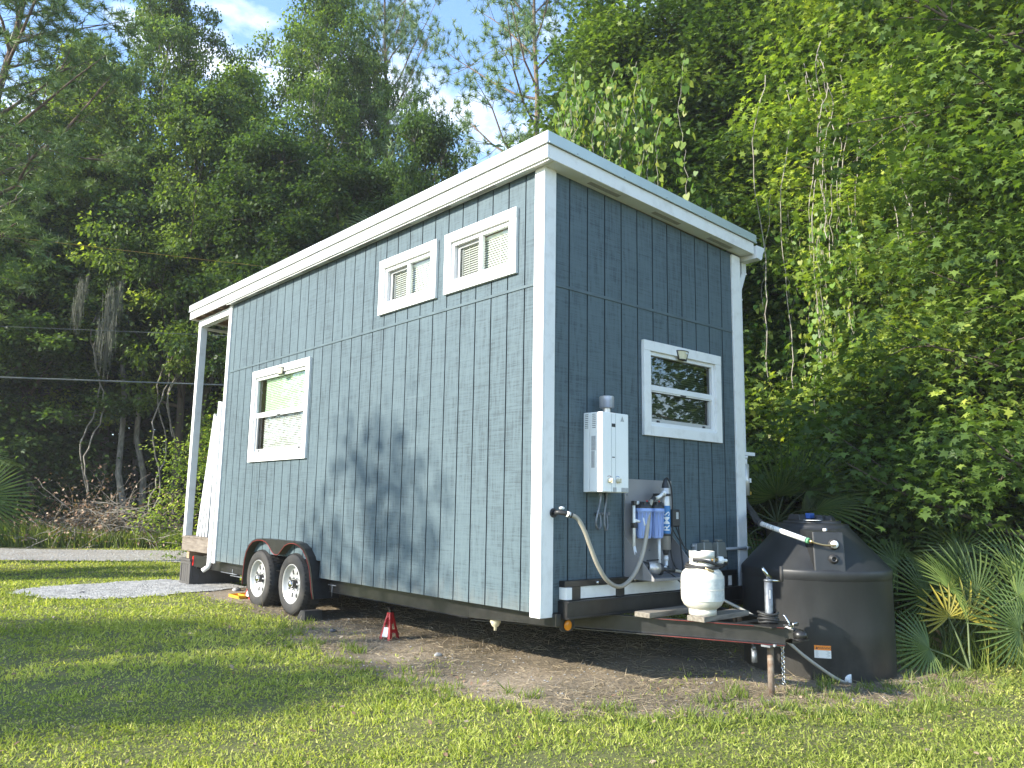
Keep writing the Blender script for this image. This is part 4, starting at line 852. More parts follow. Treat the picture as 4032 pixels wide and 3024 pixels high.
# pipe to tank
T = thing('fill_pipe', 'white and black pipe sloping from the house corner onto the tank fitting', 'pipe', (2.2, -.6, .5))
t = MB(); t.tube(spline([(2.675, .06, .90), (2.68, .03, .80), (2.64, -.06, .725), (2.42, -.24, .665), (2.12, -.47, .640)]), .030, 14); obj('black_hose', t, 'black_rubber', T)
fe = tp(.64, .045, 1.085)
a_, b_ = Vector((2.12, -.47, .640)), fe + Vector((-.115, .16, .028))
t = MB(); t.tube([a_, a_.lerp(b_, .93)], .0215, 16); wp = obj('white_pipe', t, 'pvc_white', T)
t = MB()
for i in range(9): 
    p_ = a_.lerp(b_, .05 + i * .028); t.tube([p_ + Vector((0, 0, .0)), p_ + (b_ - a_) * .018], .0219, 12) if i % 3 else None
obj('pipe_print', t, 'letter_grey', wp)
mat('sealant_green', (.12, .34, .17), None, rough=.5)
t = MB(); t.tube([a_.lerp(b_, .955), a_.lerp(b_, .99)], .0235, 14); obj('collar', t, 'sealant_green', T)
t = MB(); t.tube(spline([b_, b_.lerp(fe, .5) + Vector((0, 0, -.012)), fe]), .0085, 8); t.tube([b_, b_.lerp(fe, .15)], .015, 10); obj('steel_tube', t, 'brass', T)
# planks + propane
def plank(c, L_, wd, th, ang, lab, z):
    T = MB(); T.obox((c[0], c[1], z + th / 2), (L_, wd, th), Matrix.Rotation(ang, 3, 'Z'))
    return single('plank', T, 'weathered_wood', lab, 'plank', 'planks across the trailer tongue', bev=.004)
plank((1.05, -.30), .62, .14, .038, R(2), 'weathered plank across the tongue nearer the house wall', -.0445)
plank((1.205, -.66), .62, .145, .038, R(3), 'weathered plank across the tongue under the propane cylinder', -.0445)
T = thing('propane_cylinder', 'white propane cylinder with faded labels standing on a weathered plank', 'gas cylinder', (1.02, -.65, -.006))
pc = (1.02, -.65, -.006)
t = MB(); t.lathe([(.0001, .030), (.06, .031), (.105, .045), (.135, .070), (.152, .105), (.155, .14), (.155, .180), (.1565, .182), (.1565, .188), (.155, .19), (.155, .24), (.152, .28), (.138, .310), (.108, .335), (.06, .348), (.0001, .35)], pc, 'z', 48); pb = obj('cylinder_body', t, 'propane_paint', T)
t = MB(); t.lathe([(.098, .0), (.100, .0), (.100, .045), (.096, .045), (.096, .0)], pc, 'z', 36); obj('foot_ring', t, 'propane_paint', T)
t = MB(); n_ = 40; a0, a1 = R(60), R(400); zs = lambda a: .455
vs = [(pc[0] + r * math.cos(a), pc[1] + r * math.sin(a), pc[2] + z) for z in (.338, .372, .372, .403, .403, .455) for r in (.092,) for a in np.linspace(a0, a1, n_)]
fs = []
for lv in (0, 2, 4):
    for i in range(n_ - 1):
        if lv == 2 and (i % 10) in (3, 4, 5): continue
        fs.append((lv * n_ + i, lv * n_ + i + 1, (lv + 1) * n_ + i + 1, (lv + 1) * n_ + i))
t.add(vs, fs, True)
me = t.mesh('collar'); o = link('collar', me, 'propane_paint', T); s_ = o.modifiers.new('s', 'SOLIDIFY'); s_.thickness = .006
t = MB(); t.tube([(pc[0] - .005, pc[1], .34), (pc[0] - .005, pc[1], .405)], .022, 14); t.tube([(pc[0], pc[1], .385), (pc[0] + .105, pc[1] - .075, .385)], .014, 12); obj('valve', t, 'brass', T)
t = MB(); t.tube([(pc[0] + .095, pc[1] - .07, .385), (pc[0] + .128, pc[1] - .092, .383)], .028, 16); t.tube([(pc[0] + .128, pc[1] - .092, .383), (pc[0] + .160, pc[1] - .105, .38)], .012, 12); obj('regulator', t, 'pvc_white', T)
t = MB()
t.tube(spline([(pc[0] + .155, pc[1] - .10, .38), (pc[0] + .19, pc[1] - .08, .355), (pc[0] + .15, pc[1] - .05, .325)] + [(pc[0] + (.108 + .01 * math.sin(a * 2.3)) * math.cos(a), pc[1] + (.108 + .01 * math.sin(a * 2.3)) * math.sin(a), .348 + .012 * math.sin(a * .9) + .001 * a) for a in np.arange(-.3, -14.5, -.35)], 3), .0105, 8)
t.tube(spline([(pc[0] + .155, pc[1] - .07, .372), (pc[0] + .10, pc[1] - .10, .345), (pc[0] + .0, pc[1] - .115, .362), (pc[0] - .08, pc[1] - .08, .385), (pc[0] - .11, pc[1] - .0, .39)], 6), .0105, 8)
obj('gas_hose', t, 'black_rubber', T)
t = MB(); t.tube([(pc[0] - .10, pc[1] - .10, .335), (pc[0] - .055, pc[1] - .14, .312)], .009, 10); obj('hose_end', t, 'brass', T)
def onp(a, z, r=.1562): return Vector((pc[0] + r * math.cos(a), pc[1] + r * math.sin(a), pc[2] + z))
t = MB(); n_ = 30
for z0, z1 in ((.105, .179), (.191, .262)):
    vs = [onp(R(150) + R(160) * i / n_, z) for z in (z0, z1) for i in range(n_ + 1)]; t.add(vs, [(i, i + 1, n_ + 2 + i, n_ + 1 + i) for i in range(n_)], True)
lb = obj('label', t, 'propane_label', T)
t = MB()
for blk in range(5):
    for z0 in (.112, .198):
        for i in range(9):
            a = R(155 + blk * 31); wd = R(rnd.uniform(14, 25)); z = z0 + i * .0066
            if rnd.random() < .16: continue
            t.add([onp(a, z, .1569), onp(a + wd * .5, z, .1569), onp(a + wd, z, .1569), onp(a + wd, z + .0022, .1569), onp(a + wd * .5, z + .0022, .1569), onp(a, z + .0022, .1569)], [(0, 1, 2, 3, 4, 5)])
obj('fine_print', t, 'letter_grey', lb)
# jack stands
def jack_stand(c, rot, lab):
    T = thing('jack_stand', lab, 'jack stand', c, 'red jack stands under the frame'); T.rotation_euler = (0, 0, rot); T.scale = (.85, .85, .95)
    def ob(nm, mb, m_): 
        me = mb.mesh(nm); fixn(me); o = bpy.data.objects.new(nm, me); COL.objects.link(o); o.data.materials.append(MATS[m_]); o.parent = T; return o
    t = MB(); h = .235
    for sx in (-1, 1):
        for sy in (-1, 1):
            t.hexa([(sx * .085, sy * .075, 0), (sx * .045, sy * .075, 0), (sx * .045, sy * .065, 0), (sx * .085, sy * .065, 0)], [(sx * .030, sy * .024, h), (sx * .004, sy * .024, h), (sx * .004, sy * .020, h), (sx * .030, sy * .020, h)])
            t.hexa([(sx * .085, sy * .075, 0), (sx * .085, sy * .04, 0), (sx * .075, sy * .04, 0), (sx * .075, sy * .075, 0)], [(sx * .030, sy * .024, h), (sx * .030, sy * .004, h), (sx * .026, sy * .004, h), (sx * .026, sy * .024, h)])
    for s in (-1, 1):
        t.box((-.055, s * .052 - .003, .07), (.055, s * .052 + .003, .095)) ; t.box((s * .064 - .003, -.05, .05), (s * .064 + .003, .05, .08))
    t.box((-.028, -.024, .14), (.028, .024, .25)); ob('stand_frame', t, 'red_enamel')
    t = MB(); t.box((-.014, -.012, .2), (.014, .012, c[3] if len(c) > 3 else .305)); t.hexa([(-.03, -.018, .28), (.03, -.018, .28), (.03, .018, .28), (-.03, .018, .28)], [(-.045, -.02, .305), (.045, -.02, .305), (.045, .02, .305), (-.045, .02, .305)]); ob('ratchet_post', t, 'black_steel')
    t = MB(); t.tube([(-.03, .0, .2), (-.065, 0, .185), (-.085, 0, .155), (-.075, 0, .14)], .010, 8); ob('handle', t, 'red_enamel')
    t = MB(); t.hexa([(-.084, -.035, .03), (-.084, .035, .03), (-.079, .035, .03), (-.079, -.035, .03)], [(-.060, -.028, .115), (-.060, .028, .115), (-.055, .028, .115), (-.055, -.028, .115)]); ob('sticker', t, 'sticker_white')
    return T
jack_stand((.14, 2.16, G(.14, 2.16)), R(20), 'red jack stand with white sticker under the middle of the frame')
jack_stand((.15, 5.22, G(.15, 5.22)), R(10), 'red jack stand behind the rear wheel beside yellow tray')
t = MB(); t.box((-.02, 5.22, G(0, 5.4)), (.34, 5.52, G(0, 5.4) + .012))
for a, b in (((-.02, 5.22), (.34, 5.235)), ((-.02, 5.505), (.34, 5.52)), ((-.02, 5.22), (-.005, 5.52)), ((.325, 5.22), (.34, 5.52)), ((.09, 5.236), (.10, 5.504)), ((.21, 5.236), (.22, 5.504))): t.box((*a, G(0, 5.4) + .013), (*b, G(0, 5.4) + .035))
single('yellow_tray', t, 'yellow_plastic', 'flat yellow plastic tray on the ground behind the rear wheel', 'tray', bev=.003)
t = MB(); cx, cy, cz = .03, 3.50, G(.03, 3.5) - .005
t.hexa([(-.07, 3.42, cz), (.13, 3.42, cz), (.13, 3.62, cz), (-.07, 3.62, cz)], [(-.07, 3.42, cz + .105), (.13, 3.42, cz + .105), (.13, 3.515, cz + .105), (-.07, 3.515, cz + .105)])
single('wheel_chock', t, 'black_rubber', 'black rubber wheel chock against the front wheel', 'wheel chock', bev=.004)
# planter / storage box under the porch
bx0, bx1, by0, by1, bz0, bz1 = .03, .74, 7.02, 7.40, G(.3, 7.2) - .01, -.035
T = thing('storage_box', 'dark grey slatted plastic box standing under the porch deck', 'box', (.38, 7.2, bz0))
t = MB(); t.box((bx0 + .012, by0 + .012, bz0), (bx1 - .012, by1 - .012, bz1 - .03)); 
for x in (bx0, bx1 - .04):
    for y in (by0, by1 - .04): t.box((x, y, bz0), (x + .04, y + .04, bz1 - .0305))
for z in (bz0 + .02, bz1 - .075): t.box((bx0 + .041, by0, z), (bx1 - .041, by0 + .011, z + .04)); t.box((bx0, by0 + .041, z), (bx0 + .011, by1 - .041, z + .04))
n_ = 7
for i in range(n_):
    x = bx0 + .045 + i * (bx1 - bx0 - .09) / n_; t.box((x, by0 + .006, bz0 + .061), (x + (bx1 - bx0 - .09) / n_ - .008, by0 + .0115, bz1 - .0765))
for i in range(4):
    y = by0 + .045 + i * (by1 - by0 - .09) / 4; t.box((bx0 + .006, y, bz0 + .061), (bx0 + .0115, y + (by1 - by0 - .09) / 4 - .008, bz1 - .0765))
obj('box_body', t, 'planter_grey', T, .002)
t = MB(); t.box((bx0 - .015, by0 - .015, bz1 - .03), (bx1 + .015, by1 + .015, bz1)); obj('box_lid', t, 'planter_grey', T, .004)
# white boards leaning on the porch
for i, lab in enumerate(('white board leaning on the porch, foot farthest from the wall', 'white board leaning on the porch, second from the far post', 'white board leaning on the porch, third from the far post', 'white board leaning on the porch, nearest the wall')):
    yb, yt = 6.905 - i * .108, 6.595 - i * .034; t = MB()
    for (x0_, x1_, w_) in ((.05, .085, .030), (.0855, .12, .022)):
        t.hexa([(x0_, yb - w_, .278), (x1_, yb - w_, .278), (x1_, yb + w_, .278), (x0_, yb + w_, .278)], [(x0_, yt - w_ * .5, 1.93 - i * .02), (x1_, yt - w_ * .5, 1.93 - i * .02), (x1_, yt + w_ * .5, 1.93 - i * .02), (x0_, yt + w_ * .5, 1.93 - i * .02)])
    single('leaning_board', t, 'white_vinyl', lab, 'board', 'boards leaning on the porch', bev=.002)
# rocks
def rock(x, y, r, lab, grp=None, m_='stone', sc=(1.3, 1, .6)):
    t = MB(); t.sphere((0, 0, 0), r, 12, sc); t.v = [tuple(c_ * (1 + .22 * math.sin(7 * v[0] / r + 3 * v[1] / r + c_ * 40) + rnd.uniform(-.06, .06)) for c_ in v) for v in t.v]
    o = single('rock', t, m_, lab, 'rock', grp); o.location = (x, y, G(x, y) + r * .25); o.rotation_euler = (0, 0, rnd.uniform(0, 6)); return o
rock(.05, 1.28, .03, 'pale grey stone alone on the bare soil below the long wall')
rock(-.12, 2.75, .032, 'dark stone on bare soil between front wheel and red jack stand', m_='dark_stone')
rock(-1.38, 6.62, .035, 'small dark stone lying on the pale gravel patch', m_='dark_stone')
rock(.28, 6.0, .05, 'dark stone nearest the grey box behind the wheels')
rock(.42, 5.72, .05, 'second dark stone between grey box and yellow tray')
rock(.60, 5.9, .06, 'light stone behind the yellow tray', m_='deadwood', sc=(1.9, .8, .5))
# overhead cables
def cable(a, b, r, sag, m_, lab):
    a, b = Vector(a), Vector(b); pts = [a.lerp(b, t_) - Vector((0, 0, sag * 4 * t_ * (1 - t_))) for t_ in np.linspace(0, 1, 40)]
    t = MB(); t.tube(pts, r, 8); single('power_cable', t, m_, lab, 'cable', 'cables strung across the road')
def ext(p, q_, k0, k1): p, q_ = Vector(p), Vector(q_); return p + (p - q_) * k0, q_ + (q_ - p) * k1
a, b = ext((-1.49, 13.54, 3.02), (2.39, 12.54, 3.2), 4, 3); cable(a, b, .015, .0, 'cable_grey', 'thick pale lower cable strung in front of the woods')
a, b = ext((-1.59, 13.55, 4.0), (2.33, 12.56, 4.27), 4, 3); cable(a, b, .006, .0, 'cable_grey', 'thin middle cable strung in front of the woods')
a, b = ext((-1.75, 13.57, 5.77), (2.2, 12.8, 5.95), 4, 3); cable(a, b, .004, .0, 'tag_yellow', 'thin yellowish topmost cable against bright leaves')

split_loose({'sticker', 'clamp', 'end_cap', 'elbow', 'screw', 'bolt', 'latch', 'louvre', 'display', 'white_board', 'connector_hose', 'valve', 'fitting', 'bracket', 'vent_hole_disc', 'deck_board', 'rating_label', 'cover', 'axle', 'rafter', 'lid_rib', 'panel_line', 'connector_hose'})

# ------------------------------------------------------------ vegetation helpers (numpy)
SHAPES = {
    'diamond': np.array([(0, 0, 0), (.38, .42, .10), (0, 1, -.04), (-.38, .42, .10)]),
    'star': np.array([(0, 0, 0), (.16, .26, .02), (.52, .10, -.06), (.30, .42, .03), (.60, .66, -.07), (.20, .62, .03), (0, 1.08, -.08), (-.20, .62, .03), (-.60, .66, -.07), (-.30, .42, .03), (-.52, .10, -.06), (-.16, .26, .02)]),
    'heart': np.array([(0, .12, 0), (.28, 0, .06), (.46, .24, .09), (.34, .62, .05), (0, 1, -.08), (-.34, .62, .05), (-.46, .24, .09), (-.28, 0, .06)]),
    'oval': np.array([(0, 0, 0), (.22, .28, .06), (.24, .62, .05), (0, 1, -.06), (-.24, .62, .05), (-.22, .28, .06)]),
    'needle': np.array([(-.035, 0, 0), (.035, 0, 0), (.012, 1, 0), (-.012, 1, 0)]),
    'blade': np.array([(-.5, 0, 0), (.5, 0, 0), (.32, .55, .0), (0, 1, .0), (-.32, .55, .0)]),
}
def unit(v): return v / (np.linalg.norm(v, axis=-1, keepdims=True) + 1e-9)
def leaf_mesh(name, P, D, N, S, shape, tint):
    """P base, D long axis, N face normal, S size (scalar or (n,2): width,length)"""
    sh = SHAPES[shape]; k = len(sh); n = len(P)
    D = unit(D); U = unit(np.cross(D, N)); Nn = np.cross(U, D)
    S = np.asarray(S, float)
    if S.ndim == 1: S = np.stack([S, S], 1)
    V = (P[:, None] + U[:, None] * (sh[None, :, 0, None] * S[:, None, None, 0]) + D[:, None] * (sh[None, :, 1, None] * S[:, None, None, 1]) + Nn[:, None] * (sh[None, :, 2, None] * S[:, None, None, 1]))
    me = bpy.data.meshes.new(name)
    F = np.arange(n * k).reshape(n, k)
    return np_mesh(me, V.reshape(-1, 3), F, k, np.repeat(tint, k))
def randdir(r, n): return unit(r.normal(size=(n, 3)))
def clump_leaves(r, centers, sig, per, size, droop=.25, flat=.6, outward=None):
    n = len(centers); c = np.repeat(centers, per, 0); m = len(c)
    off = r.normal(size=(m, 3)) * sig; off[:, 2] *= flat
    P = c + off
    D = unit(unit(off + 1e-6) * np.array([1, 1, .3]) + randdir(r, m) * .7 + np.array([0, 0, -droop]))
    N = unit(np.array([0, 0, 1.]) + randdir(r, m) * .75 + unit(off + 1e-6) * .35)
    S = size * r.uniform(.65, 1.2, m)
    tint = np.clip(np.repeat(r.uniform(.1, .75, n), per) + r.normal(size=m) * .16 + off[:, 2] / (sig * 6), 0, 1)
    return P, D, N, S, tint
def skeleton(r, H, Rr, zb, nl, lean=.4, droopy=0., prof=None, r0=.16):
    """trunk + limbs + twig ends, local coordinates"""
    mb = MB(); k = 9; wx, wy = r.uniform(-lean, lean, 2)
    path = [(wx * (i / k) ** 1.5 + r.normal() * .05 * (i > 0), wy * (i / k) ** 1.5 + r.normal() * .05 * (i > 0), H * .97 * i / k - (.3 if i == 0 else 0)) for i in range(k + 1)]
    rad = [r0 * (1.15 if i == 0 else 1) * (1 - .85 * i / k) + .012 for i in range(k + 1)]
    mb.tube(path, rad, 9, False); Pp = np.array(path); ends = []
    prof = prof or (lambda t: math.sin(math.pi * min(1, .12 + t * .88)) ** .7)
    for i in range(nl):
        t = (i + r.uniform(0, 1)) / nl; h = zb + (H - zb) * t; f = h / (H * .97) * k; j = min(int(f), k - 1); base = Pp[j] + (Pp[j + 1] - Pp[j]) * (f - j)
        az = i * 2.399 + r.uniform(-.5, .5); Ln = Rr * prof(t) * r.uniform(.65, 1.15) + .25
        up = r.uniform(.15, .55) * (1 - droopy) + .5 * t
        dirv = np.array([math.cos(az), math.sin(az), up]); pts = [base]; cur = base.copy(); d = dirv.copy()
        for s in range(4): 
            d = d + r.normal(size=3) * .16 + np.array([0, 0, .05 - droopy * .14]); cur = cur + d / np.linalg.norm(d) * Ln / 4; pts.append(cur.copy())
        rb = max(.014, r0 * .35 * (1 - t * .6) * min(1, Ln / 2.5))
        mb.tube([tuple(p) for p in pts], [rb, rb * .8, rb * .6, rb * .4, .006], 5, False)
        ends.append(pts[-1])
        for q_ in range(3 + int(Ln * 1.5)):
            a = pts[r.randint(1, 4)]; e = a + r.normal(size=3) * np.array([.34, .34, .22]) * (.5 + Ln * .34) + (pts[-1] - base) * .15
            mb.tube([tuple(a), tuple((a + e) / 2 + r.normal(size=3) * .05), tuple(e)], [.011, .008, .004], 4, False); ends.append(e)
    ends.append(Pp[-1]); return mb, np.array(ends), Pp
def shade_part(o, me, m, parent, name):
    q_ = bpy.data.objects.new(name, me); COL.objects.link(q_)
    if not len(me.materials): me.materials.append(MATS[m])
    if parent: q_.parent = parent
    return q_
PROTO = {}
def proto(key, seed, H, Rr, zb, nl, per, size, shape, bark, sig=.34, droopy=0., lean=.4, prof=None, flat=.6, r0=.16):
    r = np.random.RandomState(seed); mb, ends, Pp = skeleton(r, H, Rr, zb, nl, lean, droopy, prof, r0)
    tm = mb.mesh('trunk'); tm.materials.append(MATS[bark])
    P, D, N, S, ti = clump_leaves(r, ends, sig, per, size, flat=flat)
    cm = leaf_mesh('crown', P, D, N, S, shape, ti); PROTO[key] = (tm, cm, H); return ends
def tree(key, name, x, y, label, cat, leafm, sc=1., rot=0., group=None, szz=None, z=None, extra=None):
    tm, cm, H_ = PROTO[key]
    T = bpy.data.objects.new(name, None); COL.objects.link(T); T.empty_display_size = .3
    T.location = (x, y, (G(x, y) if z is None else z) - .05); T.rotation_euler = (0, 0, rot); T.scale = (sc, sc, szz or sc)
    tag(T, label, cat, group)
    shade_part(T, tm, None, T, 'trunk')
    c = bpy.data.objects.new('crown', cm); COL.objects.link(c); c.parent = T
    if not len(cm.materials): cm.materials.append(None)
    c.material_slots[0].link = 'OBJECT'; c.material_slots[0].material = MATS[leafm]
    return T
k_ = 4032 / 2212; FPX = 3155.0
def atpx(Xo, d):     # a spot on the ground d metres from the camera in the direction of overview column Xo
    v = fw + rx * ((Xo * k_ - 2016) / FPX); a = math.atan2(v.x, v.y); return CAM.x + d * math.sin(a), CAM.y + d * math.cos(a)

# tree prototypes
wide = lambda t: math.sin(math.pi * min(1, .12 + t * .88)) ** .6
full = lambda t: (1 - t) ** .45 * .95 + .1
cone = lambda t: (1 - t * .85)
proto('gumA', 1, 14, 3.3, 4.6, 40, 165, .135, 'diamond', 'bark_grey', .25, prof=wide, flat=.45)
proto('gumB', 2, 13, 2.8, 3.8, 40, 165, .135, 'diamond', 'bark_brown', .24, prof=cone, flat=.45)
proto('gumC', 3, 10, 3.2, 3.0, 42, 155, .128, 'diamond', 'bark_brown', .24, prof=full, flat=.45)
proto('wallA', 4, 12.5, 2.35, .4, 64, 150, .108, 'star', 'bark_brown', .30, prof=lambda t: .75 + .25 * math.sin(t * 19), droopy=.35, flat=.5, r0=.12)
proto('wallB', 5, 12.5, 2.15, .4, 64, 150, .100, 'star', 'bark_brown', .28, prof=lambda t: .8 - .25 * t + .2 * math.sin(t * 15), droopy=.35, flat=.5, r0=.12)
proto('shrubA', 6, 3.0, 1.5, .2, 26, 70, .085, 'oval', 'bark_brown', .22, prof=full, r0=.035)
proto('shrubB', 7, 2.2, 1.6, .1, 24, 90, .10, 'star', 'bark_brown', .24, prof=full, r0=.04)
proto('thin', 8, 8.5, 1.3, 5.0, 12, 60, .14, 'diamond', 'bark_grey', .32, r0=.085, lean=.7)
proto('screenA', 9, 8.6, 2.4, 1.0, 26, 60, .17, 'diamond', 'bark_brown', .30, prof=wide)
proto('screenB', 31, 8.6, 1.9, 2.2, 15, 26, .17, 'diamond', 'bark_brown', .22, prof=wide)
# pine: needle tufts on bare crooked limbs
def pine_proto(key, seed, H, Rr, zb, nl, tufts_per):
    r = np.random.RandomState(seed); mb, ends, Pp = skeleton(r, H, Rr, zb, nl, .8, -.1, lambda t: (math.sin(math.pi * (.15 + .8 * t))) ** .8, .20)
    tm = mb.mesh('trunk'); tm.materials.append(MATS['bark_pine'])
    cen = np.repeat(ends, tufts_per, 0) + r.normal(size=(len(ends) * tufts_per, 3)) * np.array([.34, .34, .20]); n = len(cen); per = 40
    ax_ = unit(randdir(r, n) * .8 + np.array([0, 0, .6])); A = np.repeat(ax_, per, 0); m = len(A)
    D = unit(A * .55 + randdir(r, m)); P = np.repeat(cen, per, 0)
    S = np.stack([np.full(m, .26), r.uniform(.15, .25, m)], 1)
    ti = np.clip(np.repeat(r.uniform(.1, .9, n), per) + r.normal(size=m) * .1, 0, 1)
    PROTO[key] = (tm, leaf_mesh('crown', P, D, randdir(r, m), S, 'needle', ti), H)
pine_proto('pineA', 21, 17, 4.0, 6.5, 34, 6); pine_proto('pineB', 22, 15, 4.6, 5.0, 28, 5)
def moss_mesh(seed, n, spread, length):
    r = np.random.RandomState(seed); m = n * 150; c = np.repeat(r.normal(size=(n, 3)) * np.array(spread), 150, 0)
    P = c + r.normal(size=(m, 3)) * np.array([.05, .05, .16]) * (1 + r.uniform(0, 1, (m, 1))); L_ = np.repeat(r.uniform(.35, 1.0, n), 150) * length * r.uniform(.15, 1, m) ** 1.5
    D = unit(np.array([0, 0, -1.]) + r.normal(size=(m, 3)) * .07); D2 = D
    return leaf_mesh('moss', P, D2, randdir(r, m), np.stack([np.full(m, .20), L_], 1), 'needle', np.zeros(m))
MOSS = moss_mesh(5, 7, (.25, .25, .35), 1.1); MOSS.materials.append(MATS['moss'])
def add_moss(T, x, y, z, sc=1.):
    m = bpy.data.objects.new('moss', MOSS); COL.objects.link(m); m.parent = T; m.location = (x, y, z); m.scale = (sc,) * 3; m.rotation_euler = (0, 0, x * 3)

# ---- back row, left to right
def ztop(Xo, Yo, d):
    v = fw + rx * ((Xo * k_ - 2016) / FPX) + dn * ((Yo * k_ - 1512) / FPX); return CAM.z + v.z * d / math.hypot(v.x, v.y)
LEFT = [  # key, name, overview column, distance, overview row of its top, width scale, leaf, label
    ('pineA', 'pine_tree', -150, 17, -180, .85, 'leaf_pine', 'pine leaning into the top left corner of the view, hung with moss', 'pine'),
    ('gumB', 'leafy_tree', 100, 24.5, 95, .8, 'leaf_bright', 'yellow-green tree below the corner pine at the far left', 'tree'),
    ('gumA', 'leafy_tree', 175, 26.5, 140, .6, 'leaf_bright', 'bright tree between the corner pine and the tall dark-topped tree', 'tree'),
    ('gumA', 'leafy_tree', 305, 25, -35, .56, 'leaf_gum', 'tall narrow dark-topped tree standing above its neighbours against blue sky', 'tree'),
    ('gumC', 'leafy_tree', 225, 24.5, 330, .85, 'leaf_bright', 'lower bright green tree in front of the tall dark-topped tree', 'tree'),
    ('gumC', 'leafy_tree', 395, 22.5, 220, .75, 'leaf_gum', 'mid-height green tree right above the far porch roof corner', 'tree'),
    ('gumB', 'leafy_tree', 490, 26, 140, .9, 'leaf_bright', 'sunlit tree whose top forms the low gap in the treeline', 'tree'),
    ('gumA', 'leafy_tree', 650, 23.5, -15, .62, 'leaf_gum', 'big broad tree rising over the middle of the long roof edge', 'tree'),
    ('gumC', 'leafy_tree', 560, 20.5, 330, .8, 'leaf_dark', 'dark tree just over the roof left of the broad tree', 'tree'),
    ('gumA', 'leafy_tree', 745, 25.5, 130, .55, 'leaf_gum', 'tree directly left of the leaning pine behind the roof', 'tree'),
    ('gumC', 'leafy_tree', 745, 19.5, 400, .8, 'leaf_dark', 'dark lower tree whose crown touches the roof line under the leaning pine', 'tree'),
    ('gumC', 'leafy_tree', 898, 18.5, 280, .48, 'leaf_dark', 'round dark tree standing against the blue gap left of the roof peak', 'tree'),
    ('pineA', 'pine_tree', 835, 26, -70, .72, 'leaf_pine', 'dense pine with a leaning trunk between broad tree and blue gap', 'pine'),
    ('pineB', 'pine_tree', 1160, 21, -110, .85, 'leaf_pine', 'open-branched pine whose trunk rises just behind the roof peak', 'pine'),
    ('gumC', 'leafy_tree', -70, 23.5, 260, .85, 'leaf_gum', 'green tree cut by the left edge of the view', 'tree'),
    ('gumB', 'leafy_tree', 330, 29, 380, 1.1, 'leaf_gum', 'distant tree filling the wood behind the tall dark-topped tree', 'tree'),
    ('gumC', 'leafy_tree', 60, 24, 480, .95, 'leaf_dark', 'dark lower tree standing under the yellow-green one at far left', 'tree'),
]
r_ = np.random.RandomState(40)
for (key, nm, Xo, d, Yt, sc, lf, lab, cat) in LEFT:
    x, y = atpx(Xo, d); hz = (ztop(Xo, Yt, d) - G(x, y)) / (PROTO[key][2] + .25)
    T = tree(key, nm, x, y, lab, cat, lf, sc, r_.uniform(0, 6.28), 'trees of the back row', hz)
    if 'hung with moss' in lab: add_moss(T, .5, -.5, 10, 1.4); add_moss(T, 1.2, .3, 11.6, 1.2)
# dim slender trunks in the shaded wood, left of the porch
TR_ = [(100, 24, .55, 'pale spotted trunk farthest left in the dark wood'), (175, 25, .5, 'thin grey trunk near the left edge of the dark wood'), (265, 24.5, 1.3, 'thick brown trunk leaning in the middle of the dark wood'), (290, 22.4, .9, 'pale trunk rising behind the brush pile'), (322, 23, .8, 'slim straight trunk to the right of the one behind the brush pile'), (413, 24, 1.5, 'brown trunk seen just left of the white porch post'), (232, 27, 1.0, 'faint thin trunk deep in the dark wood'), (140, 27, .8, 'faint grey trunk deep in the wood at left')]
for Xo, d, s, lab in TR_:
    x, y = atpx(Xo, d); tree('thin', 'slender_tree', x, y, lab, 'tree', 'leaf_dark', s if s > 1 else .95, r_.uniform(0, 6.28), 'slender trunks in the dark wood', 1.0)

# ---- right-hand trees, leaves down to the ground
RIGHT = [
    ('wallA', 1375, 13.8, .85, .94, 'leaf_gum', 'vine-hung tree immediately right of the roof peak'),
    ('wallB', 1335, 15.5, .8, 1.05, 'leaf_dark', 'tree behind the vine-hung tree over the end-wall roof edge'),
    ('wallB', 1520, 13.6, .95, .82, 'leaf_dark', 'dark tree with a patch of sky beside its top above the roof end'),
    ('wallA', 1660, 14.8, 1.0, 1.0, 'leaf_gum', 'dark tree rising straight behind the gutter corner'),
    ('wallB', 1790, 13.6, 1.0, 1.0, 'leaf_gum', 'tall tree right of the gutter corner with bare vines on it'),
    ('wallA', 1900, 13.4, 1.0, 1.0, 'leaf_bright', 'bright tree above the black tank'),
    ('wallA', 2040, 12.2, .95, 1.0, 'leaf_bright', 'sunlit tree reaching to the top right of the view'),
    ('wallB', 2190, 11.6, 1.0, 1.0, 'leaf_bright', 'brightest tree, cut by the right edge of the view'),
    ('wallB', 2300, 10, 1.0, .95, 'leaf_gum', 'tree just past the right edge whose branches reach into view'),
    ('wallA', 1990, 15.5, 1.1, 1.08, 'leaf_gum', 'deeper tree showing through between the bright trees at right'),
    ('wallA', 1600, 17.5, 1.0, 1.05, 'leaf_gum', 'far tree behind the dark trees over the roof end'),
]
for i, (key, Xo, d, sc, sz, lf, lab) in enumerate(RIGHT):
    x, y = atpx(Xo, d); tree(key, 'leafy_tree', x, y, lab, 'tree', lf, sc, i * 1.7 + .4, 'trees of the right-hand wood', sc * sz)
